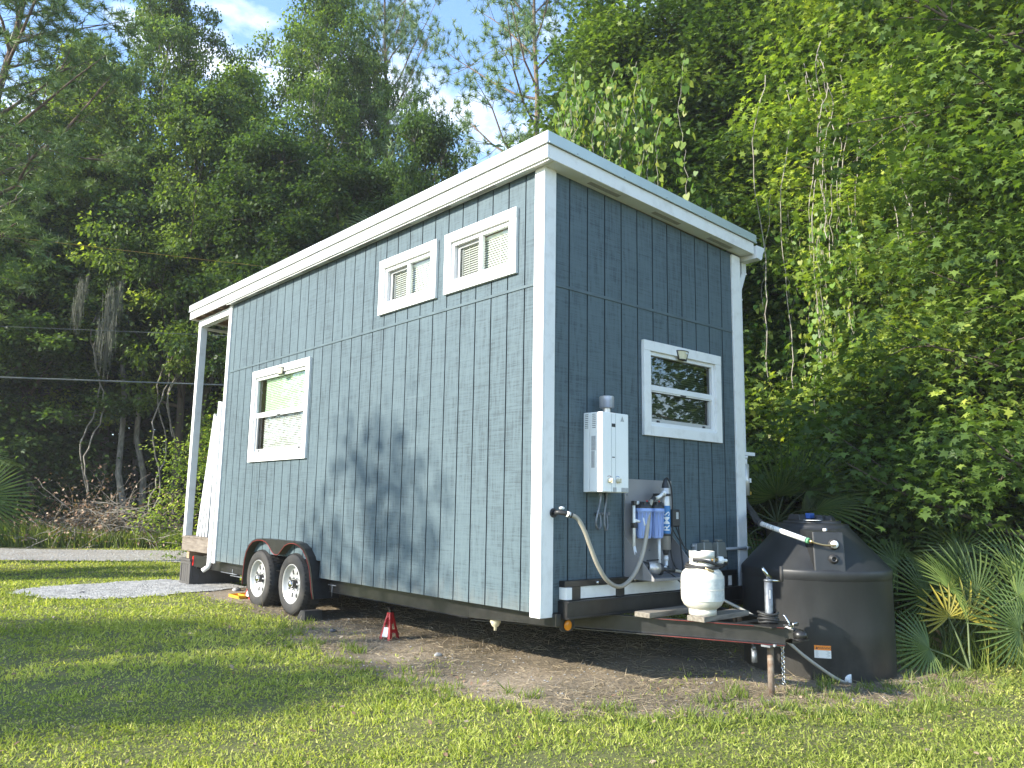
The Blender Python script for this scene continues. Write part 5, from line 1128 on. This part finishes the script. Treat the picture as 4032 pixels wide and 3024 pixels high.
SH = [('shrubA', 1755, 12.6, 1.0, 'leaf_gum', 'glossy green shrub right behind the tank lid'), ('shrubB', 1880, 12.2, 1.1, 'leaf_bright', 'bright bush between the tank and the palmettos'), ('shrubA', 1990, 11.8, 1.05, 'leaf_bright', 'tall bright bush rising behind the palmettos'),
      ('shrubB', 2110, 11.2, 1.2, 'leaf_gum', 'green bush behind the rightmost palmetto'), ('shrubA', 2220, 10.6, 1.0, 'leaf_bright', 'bush at the right edge above the dry frond'), ('shrubB', 1680, 12.8, 1.3, 'leaf_gum', 'bush close to the right house corner'),
      ('shrubA', 492, 17.6, .85, 'leaf_bright', 'sunlit bush seen through the open porch'), ('shrubA', 425, 27, .9, 'leaf_dark', 'dim green bush standing left of the porch post'), ('shrubB', 40, 24, 1.2, 'leaf_dark', 'dark bush at the foot of the wood at far left')]
for i, (key, Xo, d, sc, lf, lab) in enumerate(SH):
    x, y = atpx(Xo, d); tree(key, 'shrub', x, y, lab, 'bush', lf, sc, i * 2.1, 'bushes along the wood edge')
# trees standing left of the view; they throw the dappled shade
SHT = [(-14, 5.9, .8, 9.0, 'slim shade tree nearest the long wall, just outside the view'), (-12, 6.6, .75, 5.5, 'low round shade tree beside the slim one outside the view'), (-11.5, 4.1, .65, 5.1, 'lowest shade tree, closest to the lawn in front'), (-15, 13.4, .8, 7.2, 'broad shade tree level with the gravel patch'), (-20, 26, 1.0, 14.5, 'tall shade tree level with the road'), (-16, 29, 1.0, 14.5, 'tall shade tree just beyond the road'), (-25, 32, 1.1, 17, 'tallest shade tree at the far end of the row'), (-11, 30, 1.0, 13, 'shade tree deep in the wood beyond the road')]
for i, (x, y, sc, ht, lab) in enumerate(SHT):
    tree('screenB' if i == 0 else 'screenA', 'leafy_tree', x, y, lab, 'tree', 'leaf_gum', sc, i * 1.3, 'shade trees left of the lawn', ht / 8.8)

# ---- deep woodland filling behind (uncountable)
def woodland(name, pts_fn, n, per, size, sig, m_, seed, label, shape='diamond'):
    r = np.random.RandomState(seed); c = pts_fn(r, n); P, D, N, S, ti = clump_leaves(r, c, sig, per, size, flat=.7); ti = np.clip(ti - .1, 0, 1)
    me = leaf_mesh(name, P, D, N, S, shape, ti); return tag(link(name, me, m_), label, 'woodland', None, 'stuff')
def arc_pts(a0, a1, d0, d1, z0, zf):
    def f(r, n):
        X_ = r.uniform(a0, a1, n); d = r.uniform(d0, d1, n); out = []
        for xo, dd in zip(X_, d):
            x, y = atpx(xo, dd); out.append((x, y, r.uniform(z0, zf(xo))))
        return np.array(out)
    return f
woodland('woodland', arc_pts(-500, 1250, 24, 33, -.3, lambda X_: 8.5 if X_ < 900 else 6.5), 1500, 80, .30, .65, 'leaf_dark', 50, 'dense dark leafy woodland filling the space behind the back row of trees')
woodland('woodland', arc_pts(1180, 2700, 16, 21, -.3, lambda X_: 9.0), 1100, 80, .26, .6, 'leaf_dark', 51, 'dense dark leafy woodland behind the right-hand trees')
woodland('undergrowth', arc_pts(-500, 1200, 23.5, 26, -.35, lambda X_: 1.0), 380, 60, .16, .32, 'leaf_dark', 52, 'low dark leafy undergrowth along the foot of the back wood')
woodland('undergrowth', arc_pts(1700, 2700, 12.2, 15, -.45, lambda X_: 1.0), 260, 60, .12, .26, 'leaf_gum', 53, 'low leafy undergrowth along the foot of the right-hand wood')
for o in bpy.data.objects:
    if o.name.startswith('undergrowth'): o['category'] = 'undergrowth'

# ---- hanging leafy vines, bare vines, moss
def vine_drape(Xs, d, z0, z1, seed, lab, n, per, size=.10, spread=.25):
    r = np.random.RandomState(seed); cs = []; mb = MB(); x0, y0 = atpx(Xs[0], d); x1, y1 = atpx(Xs[1], d)
    for i in range(n):
        t_ = r.uniform(); bx = x0 + (x1 - x0) * t_ + r.normal() * .2; by = y0 + (y1 - y0) * t_ + r.normal() * spread; zt = z1 + r.uniform(-.8, .3); zb = z0 + r.uniform(0, (z1 - z0) * .75) * abs(2 * t_ - 1) ** .5
        pts = []; cx_, cy_ = bx, by
        for z in np.arange(zt, zb, -.12): cx_ += r.normal() * .025; cy_ += r.normal() * .025; pts.append((cx_, cy_, z))
        if len(pts) < 3: continue
        mb.tube(pts, .004, 4, False); cs += [p for p in pts for _ in range(per)]
    c = np.array(cs); m = len(c); P = c + r.normal(size=(m, 3)) * .07; D = unit(np.array([0, 0, -1.]) + randdir(r, m) * .5); N = unit(np.array([SD.x, SD.y, .4]) + randdir(r, m) * .8)
    T = thing('leafy_vine', lab, 'vine', (x0, y0, z0), 'vines hanging from the trees'); obj('stem', mb, 'deadwood', T)
    me = leaf_mesh('leaves', P, D, N, size * r.uniform(.6, 1.25, m), 'heart', r.uniform(.1, 1, m)); o = link('leaves', me, 'leaf_vine', T)
vine_drape((1200, 1390), 10.6, 3.9, 6.6, 61, 'curtain of pale heart-shaped leaves hanging right of the roof peak', 60, 3, .10)
vine_drape((1530, 1590), 11.0, 3.3, 4.7, 62, 'small bunch of yellowish heart leaves above the gutter end', 9, 2, .10)
vine_drape((1720, 2120), 11.6, 1.0, 5.0, 63, 'loose curtain of heart leaves over the right-hand trees above the tank', 46, 3, .085, .5)
r = np.random.RandomState(70)
BV = [(350, 21.5, 4.8, .3, 'pale bare vine looping down behind the brush pile'), (372, 21.5, 6.2, 1.6, 'kinked bare vine nearest the porch post'), (205, 22, 5.2, .8, 'thin bare vine hanging left of the brush pile'), (1745, 11.2, 7.0, 2.0, 'bare tangled vines high right of the gutter corner'), (1840, 11.2, 7.0, 3.8, 'bare vines hanging at the top right of the house'), (2050, 10.0, 5.6, 3.6, 'bare brown vines in the bright tree at right')]
for Xo, d, z1, z0, lab in BV:
    x, y = atpx(Xo, d); mb = MB()
    for j in range(2 if Xo < 1000 else 6):
        cx_, cy_ = x + r.normal() * (.1 if Xo < 1000 else .35), y + r.normal() * .2; pts = []
        ph = r.uniform(0, 6)
        for i, z in enumerate(np.linspace(z1, z0 + r.uniform(0, .8), 22)): pts.append((cx_ + .18 * math.sin(i * .45 + ph) + r.normal() * .02, cy_ + .12 * math.cos(i * .37 + ph), z))
        mb.tube(pts, .018 if Xo < 1000 else .007, 5, False)
    single('bare_vine', mb, 'deadwood', lab, 'vine', 'bare vines')
MS = [(160, 20.5, 5.3, 1.2, 'short tuft of grey Spanish moss at far left of the wood'), (232, 20.5, 4.9, 2.0, 'long grey beard of Spanish moss hanging above the cables'), (522, 19, 5.2, 1.2, 'moss tuft hanging just above the long roof edge'), (1478, 14, 5.6, 1.5, 'pale moss on the trunk over the end-wall roof'), (1615, 14.2, 6.6, 2.2, 'wide pale moss curtain in the dark trees above the roof end')]
for Xo, d, z, sc, lab in MS:
    x, y = atpx(Xo, d); o = bpy.data.objects.new('spanish_moss', MOSS); COL.objects.link(o); o.location = (x, y, z); o.scale = (sc * .3, sc * .3, sc * .42); tag(o, lab, 'moss', 'hanging moss')

# ---- palmettos and palms
def frond_proto(key, seed, n, span, L_, wd, sag):
    r = np.random.RandomState(seed); vs = []; fs = []; ti = []
    for i in range(n):
        a = -span / 2 + span * i / (n - 1); l = L_ * (1 - .25 * abs(a) / (span / 2)) * r.uniform(.9, 1.05)
        d = np.array([math.sin(a), math.cos(a), 0]); u = np.array([d[1], -d[0], 0]); s = wd
        for side in (-1, 1):
            k = len(vs)
            for q_, w_ in ((0, .15), (.3, .8), (.62, 1.), (.85, .6), (1, .03)):
                z = -sag * q_ ** 2.2 * l + .05 * l * q_ * (1 - q_); p = d * l * q_ + np.array([0, 0, z]); vs.append(p); vs.append(p + u * s * w_ * side + np.array([0, 0, s * .55 * w_]))
            for j in range(4): fs.append((k + 2 * j, k + 2 * j + 1, k + 2 * j + 3, k + 2 * j + 2))
            ti += [r.uniform(.2, .9)] * 10
    me = bpy.data.meshes.new('frond'); np_mesh(me, np.array(vs), np.array(fs), 4, np.array(ti)); PROTO[key] = me
frond_proto('fan', 3, 24, 3.7, .60, .012, .22); frond_proto('fanbig', 4, 36, 4.0, .90, .016, .35); frond_proto('fandry', 5, 16, 3.2, .6, .03, .9); frond_proto('fanyel', 6, 14, 3.4, .62, .020, .05)
def palmetto(x, y, fr, lab, name='palmetto', cat='palmetto', grp='palm plants at the wood edge', zb=None, trunk=0, seed=0):
    r = np.random.RandomState(seed); T = thing(name, lab, cat, (x, y, G(x, y) if zb is None else zb), grp)
    if trunk:
        t = MB(); t.tube([(0, 0, -.1), (.03, 0, trunk * .5), (0, .02, trunk)], [.13, .11, .12], 10); me = t.mesh('trunk'); shade_part(None, me, 'bark_brown', T, 'trunk')
    for (key, m_, az, el, pl, s) in fr:
        d = Vector((math.cos(az) * math.cos(el), math.sin(az) * math.cos(el), math.sin(el))); tip = d * pl + Vector((0, 0, trunk + .02)) - Vector((0, 0, .08 * pl))
        t = MB(); t.tube([(0, 0, trunk), tuple(d * pl * .5 + Vector((0, 0, trunk + .05 * pl))), tuple(tip)], [.012, .009, .006], 5); pe_ = shade_part(None, t.mesh('stalk'), 'leaf_stalk', T, 'stalk')
        f = bpy.data.objects.new('frond', PROTO[key]); COL.objects.link(f); f.parent = pe_; me = PROTO[key]
        if not len(me.materials): me.materials.append(None)
        f.material_slots[0].link = 'OBJECT'; f.material_slots[0].material = MATS[m_]
        el2 = el - r.uniform(.2, .6); yv = Vector((math.cos(az) * math.cos(el2), math.sin(az) * math.cos(el2), math.sin(el2)))
        nt_ = Vector((-.62 + r.uniform(-.5, .5), -.62 + r.uniform(-.5, .5), .35 + r.uniform(-.3, .3))); xv = yv.cross(nt_).normalized(); zv = xv.cross(yv)
        f.matrix_local = Matrix(((xv.x * s, yv.x * s, zv.x * s, tip.x), (xv.y * s, yv.y * s, zv.y * s, tip.y), (xv.z * s, yv.z * s, zv.z * s, tip.z), (0, 0, 0, 1)))
mat('leaf_stalk', (.10, .13, .05), None, rough=.6)
def fan_set(r, n, e0, e1, pl, s, key='fan', m_='leaf_palm'): return [(key, m_, i * 2.4 + r.uniform(-.4, .4), r.uniform(e0, e1), pl * r.uniform(.7, 1.15), s * r.uniform(.85, 1.1)) for i in range(n)]
r = np.random.RandomState(80)
PX = [(2015, 8.5, 6, .85, 1.0, 'large saw palmetto right of the tank with tall pointed fans'), (2150, 8.6, 6, .85, 1.0, 'saw palmetto with wide bluish fans near the right edge'), (2240, 8.3, 4, .6, .9, 'palmetto cut by the right edge of the view'), (2080, 9.0, 5, 1.15, 1.0, 'tall palmetto fans standing behind the yellowing one')]
for i, (Xo, d, n, pl, s, lab) in enumerate(PX):
    x, y = atpx(Xo, d); palmetto(x, y, fan_set(r, n, .75, 1.4, pl * .92, s * .88), lab, seed=i)
x, y = atpx(2055, 8.0); palmetto(x, y, fan_set(r, 2, 1.0, 1.35, .55, .58, 'fanyel', 'leaf_yellow') + fan_set(r, 2, .3, .6, .4, .8), 'yellowing palmetto frond in front of the green palmettos', seed=9)
x, y = atpx(2195, 8.9); palmetto(x, y, fan_set(r, 4, -.1, .4, .5, .9, 'fandry', 'leaf_palm_dry'), 'dead brown palm fronds drooping at the right edge', seed=10)
x, y = atpx(1668, 10.2); palmetto(x, y, fan_set(r, 9, .2, 1.1, .7, .95, 'fanbig') + fan_set(r, 3, -.5, -.1, .5, .8, 'fandry', 'leaf_palm_dry'), 'palm right behind the downspout with broad fans', 'fan_palm', 'palm', trunk=1.1, seed=11)
x, y = atpx(1700, 9.8); palmetto(x, y, fan_set(r, 3, .1, .9, .6, .8, 'fanbig') + fan_set(r, 4, -.2, .3, .5, .8, 'fandry', 'leaf_palm_dry'), 'low palm with dry brown fans right above the tank lid', 'fan_palm', 'palm', trunk=.35, seed=12)
x, y = atpx(-140, 14.5); palmetto(x, y, fan_set(r, 12, -.3, .8, .75, .85, 'fanbig'), 'palm at the left edge with drooping fans', 'fan_palm', 'palm', trunk=1.3, seed=13)
x, y = atpx(885, 17); palmetto(x, y, fan_set(r, 11, .1, 1.2, .8, 1.1, 'fanbig'), 'palm top showing just above the long roof edge', 'fan_palm', 'palm', trunk=6.3, seed=14)
x, y = atpx(130, 24.0); palmetto(x, y, fan_set(r, 6, .2, .9, .6, 1.1, 'fanbig', 'leaf_palm_dry'), 'brownish palmetto in the shade left of the brush pile', seed=15)

# ---- brush pile by the road
r = np.random.RandomState(90); T = thing('brush_pile', 'heap of cut dead branches with curled brown leaves beside the road', 'brush pile', (*atpx(250, 22.0), G(*atpx(250, 22.0))))
bx_, by_ = T.location.x, T.location.y; mb = MB(); tips = []
tdir = np.array([.81, -.585, 0]); 
for i in range(330):
    a = r.normal() * 1.05; base = np.array([bx_, by_, T.location.z + .1]) + tdir * a + r.normal(size=3) * np.array([.2, .3, .1]); hgt = max(.15, 1.0 * math.exp(-(a / 1.25) ** 2)) * r.uniform(.3, 1.2)
    base[2] += hgt * .8; d = unit(tdir * r.normal() * 1.2 + np.array([0, 0, r.normal() * .35]) + r.normal(size=3) * .35); L_ = r.uniform(.5, 1.5); pts = [base]
    for s in range(6): d = unit(d + r.normal(size=3) * .28 - np.array([0, 0, .07])); pts.append(pts[-1] + d * L_ / 6)
    mb.tube([tuple(p) for p in pts], [.010, .009, .008, .006, .005, .004, .003], 4, False); tips += [p for p in pts[2:]]
for (a, h, e) in ((-.35, 1.9, .2), (-.1, 1.7, .5), (1.7, 1.4, -.2), (2.6, .9, -.1)):
    p0 = np.array([bx_, by_, T.location.z + .5]) + tdir * a; pts = [p0 + (tdir * e + np.array([0, 0, 1])) * h * q_ * .75 + r.normal(size=3) * .04 for q_ in np.linspace(0, 1, 7)]; mb.tube([tuple(p) for p in pts], [.014, .012, .01, .008, .007, .005, .004], 5, False); tips += [p for p in pts for _ in range(5)]
obj('branches', mb, 'deadwood', T)
tp_ = np.array(tips); sel = tp_[(r.uniform(size=len(tp_)) < np.where((tp_ - np.array([bx_, by_, 0])) @ tdir < .2, .85, .3))]; c = np.repeat(sel, 3, 0); m = len(c)
me = leaf_mesh('dead_leaves', c + r.normal(size=(m, 3)) * .09, randdir(r, m), randdir(r, m), r.uniform(.05, .10, m), 'oval', r.uniform(0, 1, m)); link('dead_leaves', me, 'leaf_dead', T)

# ---- grasses
def scatter_polar(r, n, r0, r1, half=.95, pw=1.0):
    d = r0 + (r1 - r0) * r.uniform(size=n) ** pw; a = math.atan2(fw.x, fw.y) + r.uniform(-half, half, n); return CAM.x + d * np.sin(a), CAM.y + d * np.cos(a), d
def grass_ok(x, y, r, soft=1.0):
    dm = dirtmask(x, y); rc = roadc(x, y); ok = r.uniform(size=len(x)) > dm * 1.03
    ok &= ~((rc > 9.8 + .15 * np.sin(x * 2)) & (rc < 13.35)); ok &= (sdf(GRAV, x, y) + .14 * wob(x, y, 5, 2)) > -.02
    ok &= ~((x > .05) & (x < 2.5) & (y > .2) & (y < 6.5)); ok &= (x - TC.x) ** 2 + (y - TC.y) ** 2 > (TR + .01) ** 2
    return ok
def blades(r, x, y, h, wd, lean, tint, name, m_, label, cat='grass', shape='blade'):
    n = len(x); P = np.stack([x, y, gz(x, y) - .004], 1); D = unit(np.stack([r.normal(size=n) * lean, r.normal(size=n) * lean, np.ones(n)], 1)); N = randdir(r, n) * np.array([1, 1, .1])
    me = leaf_mesh(name, P, D, N, np.stack([wd, h], 1), shape, np.clip(tint, 0, 1)); return tag(link(name, me, m_), label, cat, None, 'stuff')
r = np.random.RandomState(100)
x, y, d = scatter_polar(r, 620000, 1.7, 21, .95, 1.45); patchn = wob(x, y, 1.6, 21); fine = wob(x, y, 7, 22)
ok = grass_ok(x, y, r) & (r.uniform(size=len(x)) < .72 + .35 * fine); x, y, d, patchn, fine = x[ok], y[ok], d[ok], patchn[ok], fine[ok]
n = len(x); h = (.028 + .015 * patchn + .012 * fine) * r.uniform(.4, 1.5, n) * (1 + .02 * d); wd = (.0035 + .0012 * d) * r.uniform(.6, 1.3, n)
blades(r, x, y, np.maximum(h, .012), wd, .75, (r.uniform(size=n) < .07) * .6 + .40 + .26 * wob(x, y, 1.1, 77) + .12 * wob(x, y, 5, 78) + .17 * r.normal(size=n), 'grass', 'grass_blade', 'short sunlit and shaded lawn grass mixed with clover')
# broad low weeds / clover in the lawn
x, y, d = scatter_polar(r, 150000, 1.7, 12, .95, 1.3); pn = wob(x, y, 2.1, 31); ok = grass_ok(x, y, r) & (pn + .3 * r.normal(size=len(x)) > -.1); x, y, d = x[ok], y[ok], d[ok]; n = len(x)
P = np.stack([x, y, gz(x, y) + r.uniform(.006, .04, n)], 1); D = unit(randdir(r, n) * np.array([1, 1, .35])); N = unit(np.array([0, 0, 1.]) + randdir(r, n) * .55)
tag(link('clover', leaf_mesh('clover', P, D, N, (.010 + .0016 * d) * r.uniform(.6, 1.4, n), 'oval', np.clip(.4 + .25 * r.normal(size=n), 0, 1)), 'grass_blade'), 'small round-leaved weeds growing through the lawn', 'weeds', None, 'stuff')
# dirt-edge tufts and taller weeds
xs, ys, hs = [], [], []
P_ = np.array(DIRT + [DIRT[0]])
for i in range(190):
    if i < 130:
        j = r.randint(1, len(DIRT) - 3); t_ = r.uniform(); a = P_[j] * (1 - t_) + P_[j + 1] * t_; cx_, cy_ = a + r.normal(size=2) * .16
    elif i < 160: cx_, cy_ = r.uniform(.6, 2.4), r.uniform(-1.5, -.75)
    else: cx_, cy_ = r.uniform(2.2, 3.9), r.uniform(-1.9, -1.0)
    if (cx_ - TC.x) ** 2 + (cy_ - TC.y) ** 2 < (TR + .04) ** 2: continue
    m = r.randint(10, 42); hh = r.uniform(.04, .11) * (1.5 if i > 160 and r.uniform() < .4 else 1); xs.append(cx_ + r.normal(size=m) * .03); ys.append(cy_ + r.normal(size=m) * .03); hs.append(hh * r.uniform(.5, 1.2, m))
x, y, h = map(np.concatenate, (xs, ys, hs)); n = len(x); blades(r, x, y, h, r.uniform(.005, .010, n), .5, .4 + .25 * r.normal(size=n), 'weeds', 'tall_grass', 'longer grass tufts round the edge of the bare soil', 'weeds')
# tall grass, ferns at the road side and under the palmettos
n = 60000; t_ = r.uniform(-16, 26, n); c = 14.2 + np.abs(r.normal(size=n)) * .8; x = TD[0] * t_ + ND[0] * c; y = TD[1] * t_ + ND[1] * c
hn = (.5 + .5 * wob(x, y, 1.5, 41)); blades(r, x, y, (.22 + .55 * np.clip(hn, 0, 1)) * r.uniform(.5, 1.2, n), r.uniform(.018, .035, n), .28, .35 + .3 * r.normal(size=n), 'roadside_grass', 'tall_grass', 'tall grass and ferns between the road and the back wood', 'tall grass')
n = 16000; Xo = r.uniform(1930, 2500, n); dd = r.uniform(7.6, 10.5, n); v = [atpx(a, b) for a, b in zip(Xo, dd)]; v = np.array(v); x, y = v[:, 0], v[:, 1]; cl = np.clip(wob(x, y, 2.2, 42) + .45 + (dd - 8.6) * .25, 0, 1); ok = (r.uniform(size=n) < cl) & ((x - TC.x) ** 2 + (y - TC.y) ** 2 > .5); x, y = x[ok], y[ok]; n = len(x)
blades(r, x, y, r.uniform(.12, .38, n), r.uniform(.008, .016, n), .4, .45 + .3 * r.normal(size=n), 'wood_edge_grass', 'tall_grass', 'long grass under the palmettos at the right', 'tall grass')
# straw on the bare soil
x, y = r.uniform(-.9, 3.8, 130000), r.uniform(-2.1, 5, 130000); dm = dirtmask(x, y); ok = (dm > .35) & (r.uniform(size=len(x)) < .35 + .4 * wob(x, y, 2.5, 51)) & ((x - TC.x) ** 2 + (y - TC.y) ** 2 > TR ** 2); x, y = x[ok], y[ok]; n = len(x)
D = unit(randdir(r, n) * np.array([1, 1, .22]) + np.array([0, 0, .02])); P = np.stack([x, y, gz(x, y) + r.uniform(.003, .014, n)], 1)
tag(link('straw', leaf_mesh('straw', P, D, randdir(r, n) * np.array([.3, .3, 1]), np.stack([r.uniform(.0022, .0045, n), r.uniform(.03, .13, n)], 1), 'blade', r.uniform(0, 1, n)), 'straw'), 'dry grass clippings lying on the bare soil', 'straw', None, 'stuff')
# gravel stones
def stones(name, x, y, s, m_, lab, lift=.012):
    r2 = np.random.RandomState(3); n = len(x); base = np.array([(1, 0, 0), (0, 1, 0), (-1, 0, 0), (0, -1, 0), (0, 0, .8), (0, 0, -.5)]); F0 = np.array([(0, 1, 4), (1, 2, 4), (2, 3, 4), (3, 0, 4)])
    a = r2.uniform(0, 6.28, n); ca, sa = np.cos(a), np.sin(a); B_ = base[None] * (1 + r2.uniform(-.3, .3, (n, 6, 1))); V = np.stack([B_[..., 0] * ca[:, None] - B_[..., 1] * sa[:, None], B_[..., 0] * sa[:, None] + B_[..., 1] * ca[:, None], B_[..., 2] * .7], -1) * s[:, None, None] + np.stack([x, y, gz(x, y) + lift], 1)[:, None]
    F = (F0[None] + (np.arange(n) * 6)[:, None, None]).reshape(-1, 3); me = bpy.data.meshes.new(name); np_mesh(me, V.reshape(-1, 3), F, 3); tag(link(name, me, m_), lab, 'gravel', None, 'stuff')
mat('pebble', (.46, .45, .43), (.22, .22, .21), 9, .9, lo=.3, hi=.7)
x, y = r.uniform(-2.4, .9, 22000), r.uniform(5.6, 8.1, 22000); ok = (sdf(GRAV, x, y) + .11 * wob(x, y, 5, 2)) < .03; stones('gravel', x[ok], y[ok], r.uniform(.006, .018, ok.sum()), 'pebble', 'loose pale gravel stones on the patch beside the porch')
x, y = r.uniform(-.7, 2.8, 5000), r.uniform(-1.8, 6.3, 5000); ok = (dirtmask(x, y) > .5) & (r.uniform(size=5000) < .3); stones('pebbles', x[ok], y[ok], r.uniform(.004, .012, ok.sum()), 'pebble', 'small pale pebbles scattered on the bare soil', .002)
n = 9000; t_ = r.uniform(-13, 12, n); c = r.uniform(9.95, 13.3, n); x = TD[0] * t_ + ND[0] * c; y = TD[1] * t_ + ND[1] * c; stones('road_stones', x, y, r.uniform(.010, .028, n), 'pebble', 'loose stones along the unpaved road')

# fallen leaves on the lawn and soil
r = np.random.RandomState(140); x, y, d = scatter_polar(r, 1500, 2, 11, .95, 1.2); ok = ((x < -.2) | (y < -.3) | (x > 2.6)) & ((x - TC.x) ** 2 + (y - TC.y) ** 2 > .5); x, y = x[ok], y[ok]; n = len(x)
P = np.stack([x, y, gz(x, y) + r.uniform(.008, .035, n)], 1); tag(link('fallen_leaves', leaf_mesh('fallen_leaves', P, unit(randdir(r, n) * np.array([1, 1, .3])), unit(np.array([0, 0, 1.]) + randdir(r, n) * .5), r.uniform(.02, .05, n), 'oval', r.uniform(0, 1, n)), 'leaf_dead'), 'small brown fallen leaves scattered over the lawn', 'leaves', None, 'stuff')

# thin volume added to imitate lens veiling glare over the clearing
hz = MB(); hz.box((-34, -24, -1.8), (45, 50, 19)); ho = obj('glare_haze', hz, None); ho.data.materials.clear()
hm = bpy.data.materials.new('glare_haze'); hm.use_nodes = True; t_ = hm.node_tree; t_.nodes.clear(); o_ = t_.nodes.new('ShaderNodeOutputMaterial'); pv = t_.nodes.new('ShaderNodeVolumePrincipled')
pv.inputs['Color'].default_value = (.95, .97, 1, 1); pv.inputs['Density'].default_value = .0010; pv.inputs['Anisotropy'].default_value = .2; t_.links.new(pv.outputs[0], o_.inputs['Volume'])
ho.data.materials.append(hm); tag(ho, 'thin pale volume added over the clearing to imitate lens glare', 'glare_haze', None, 'stuff')
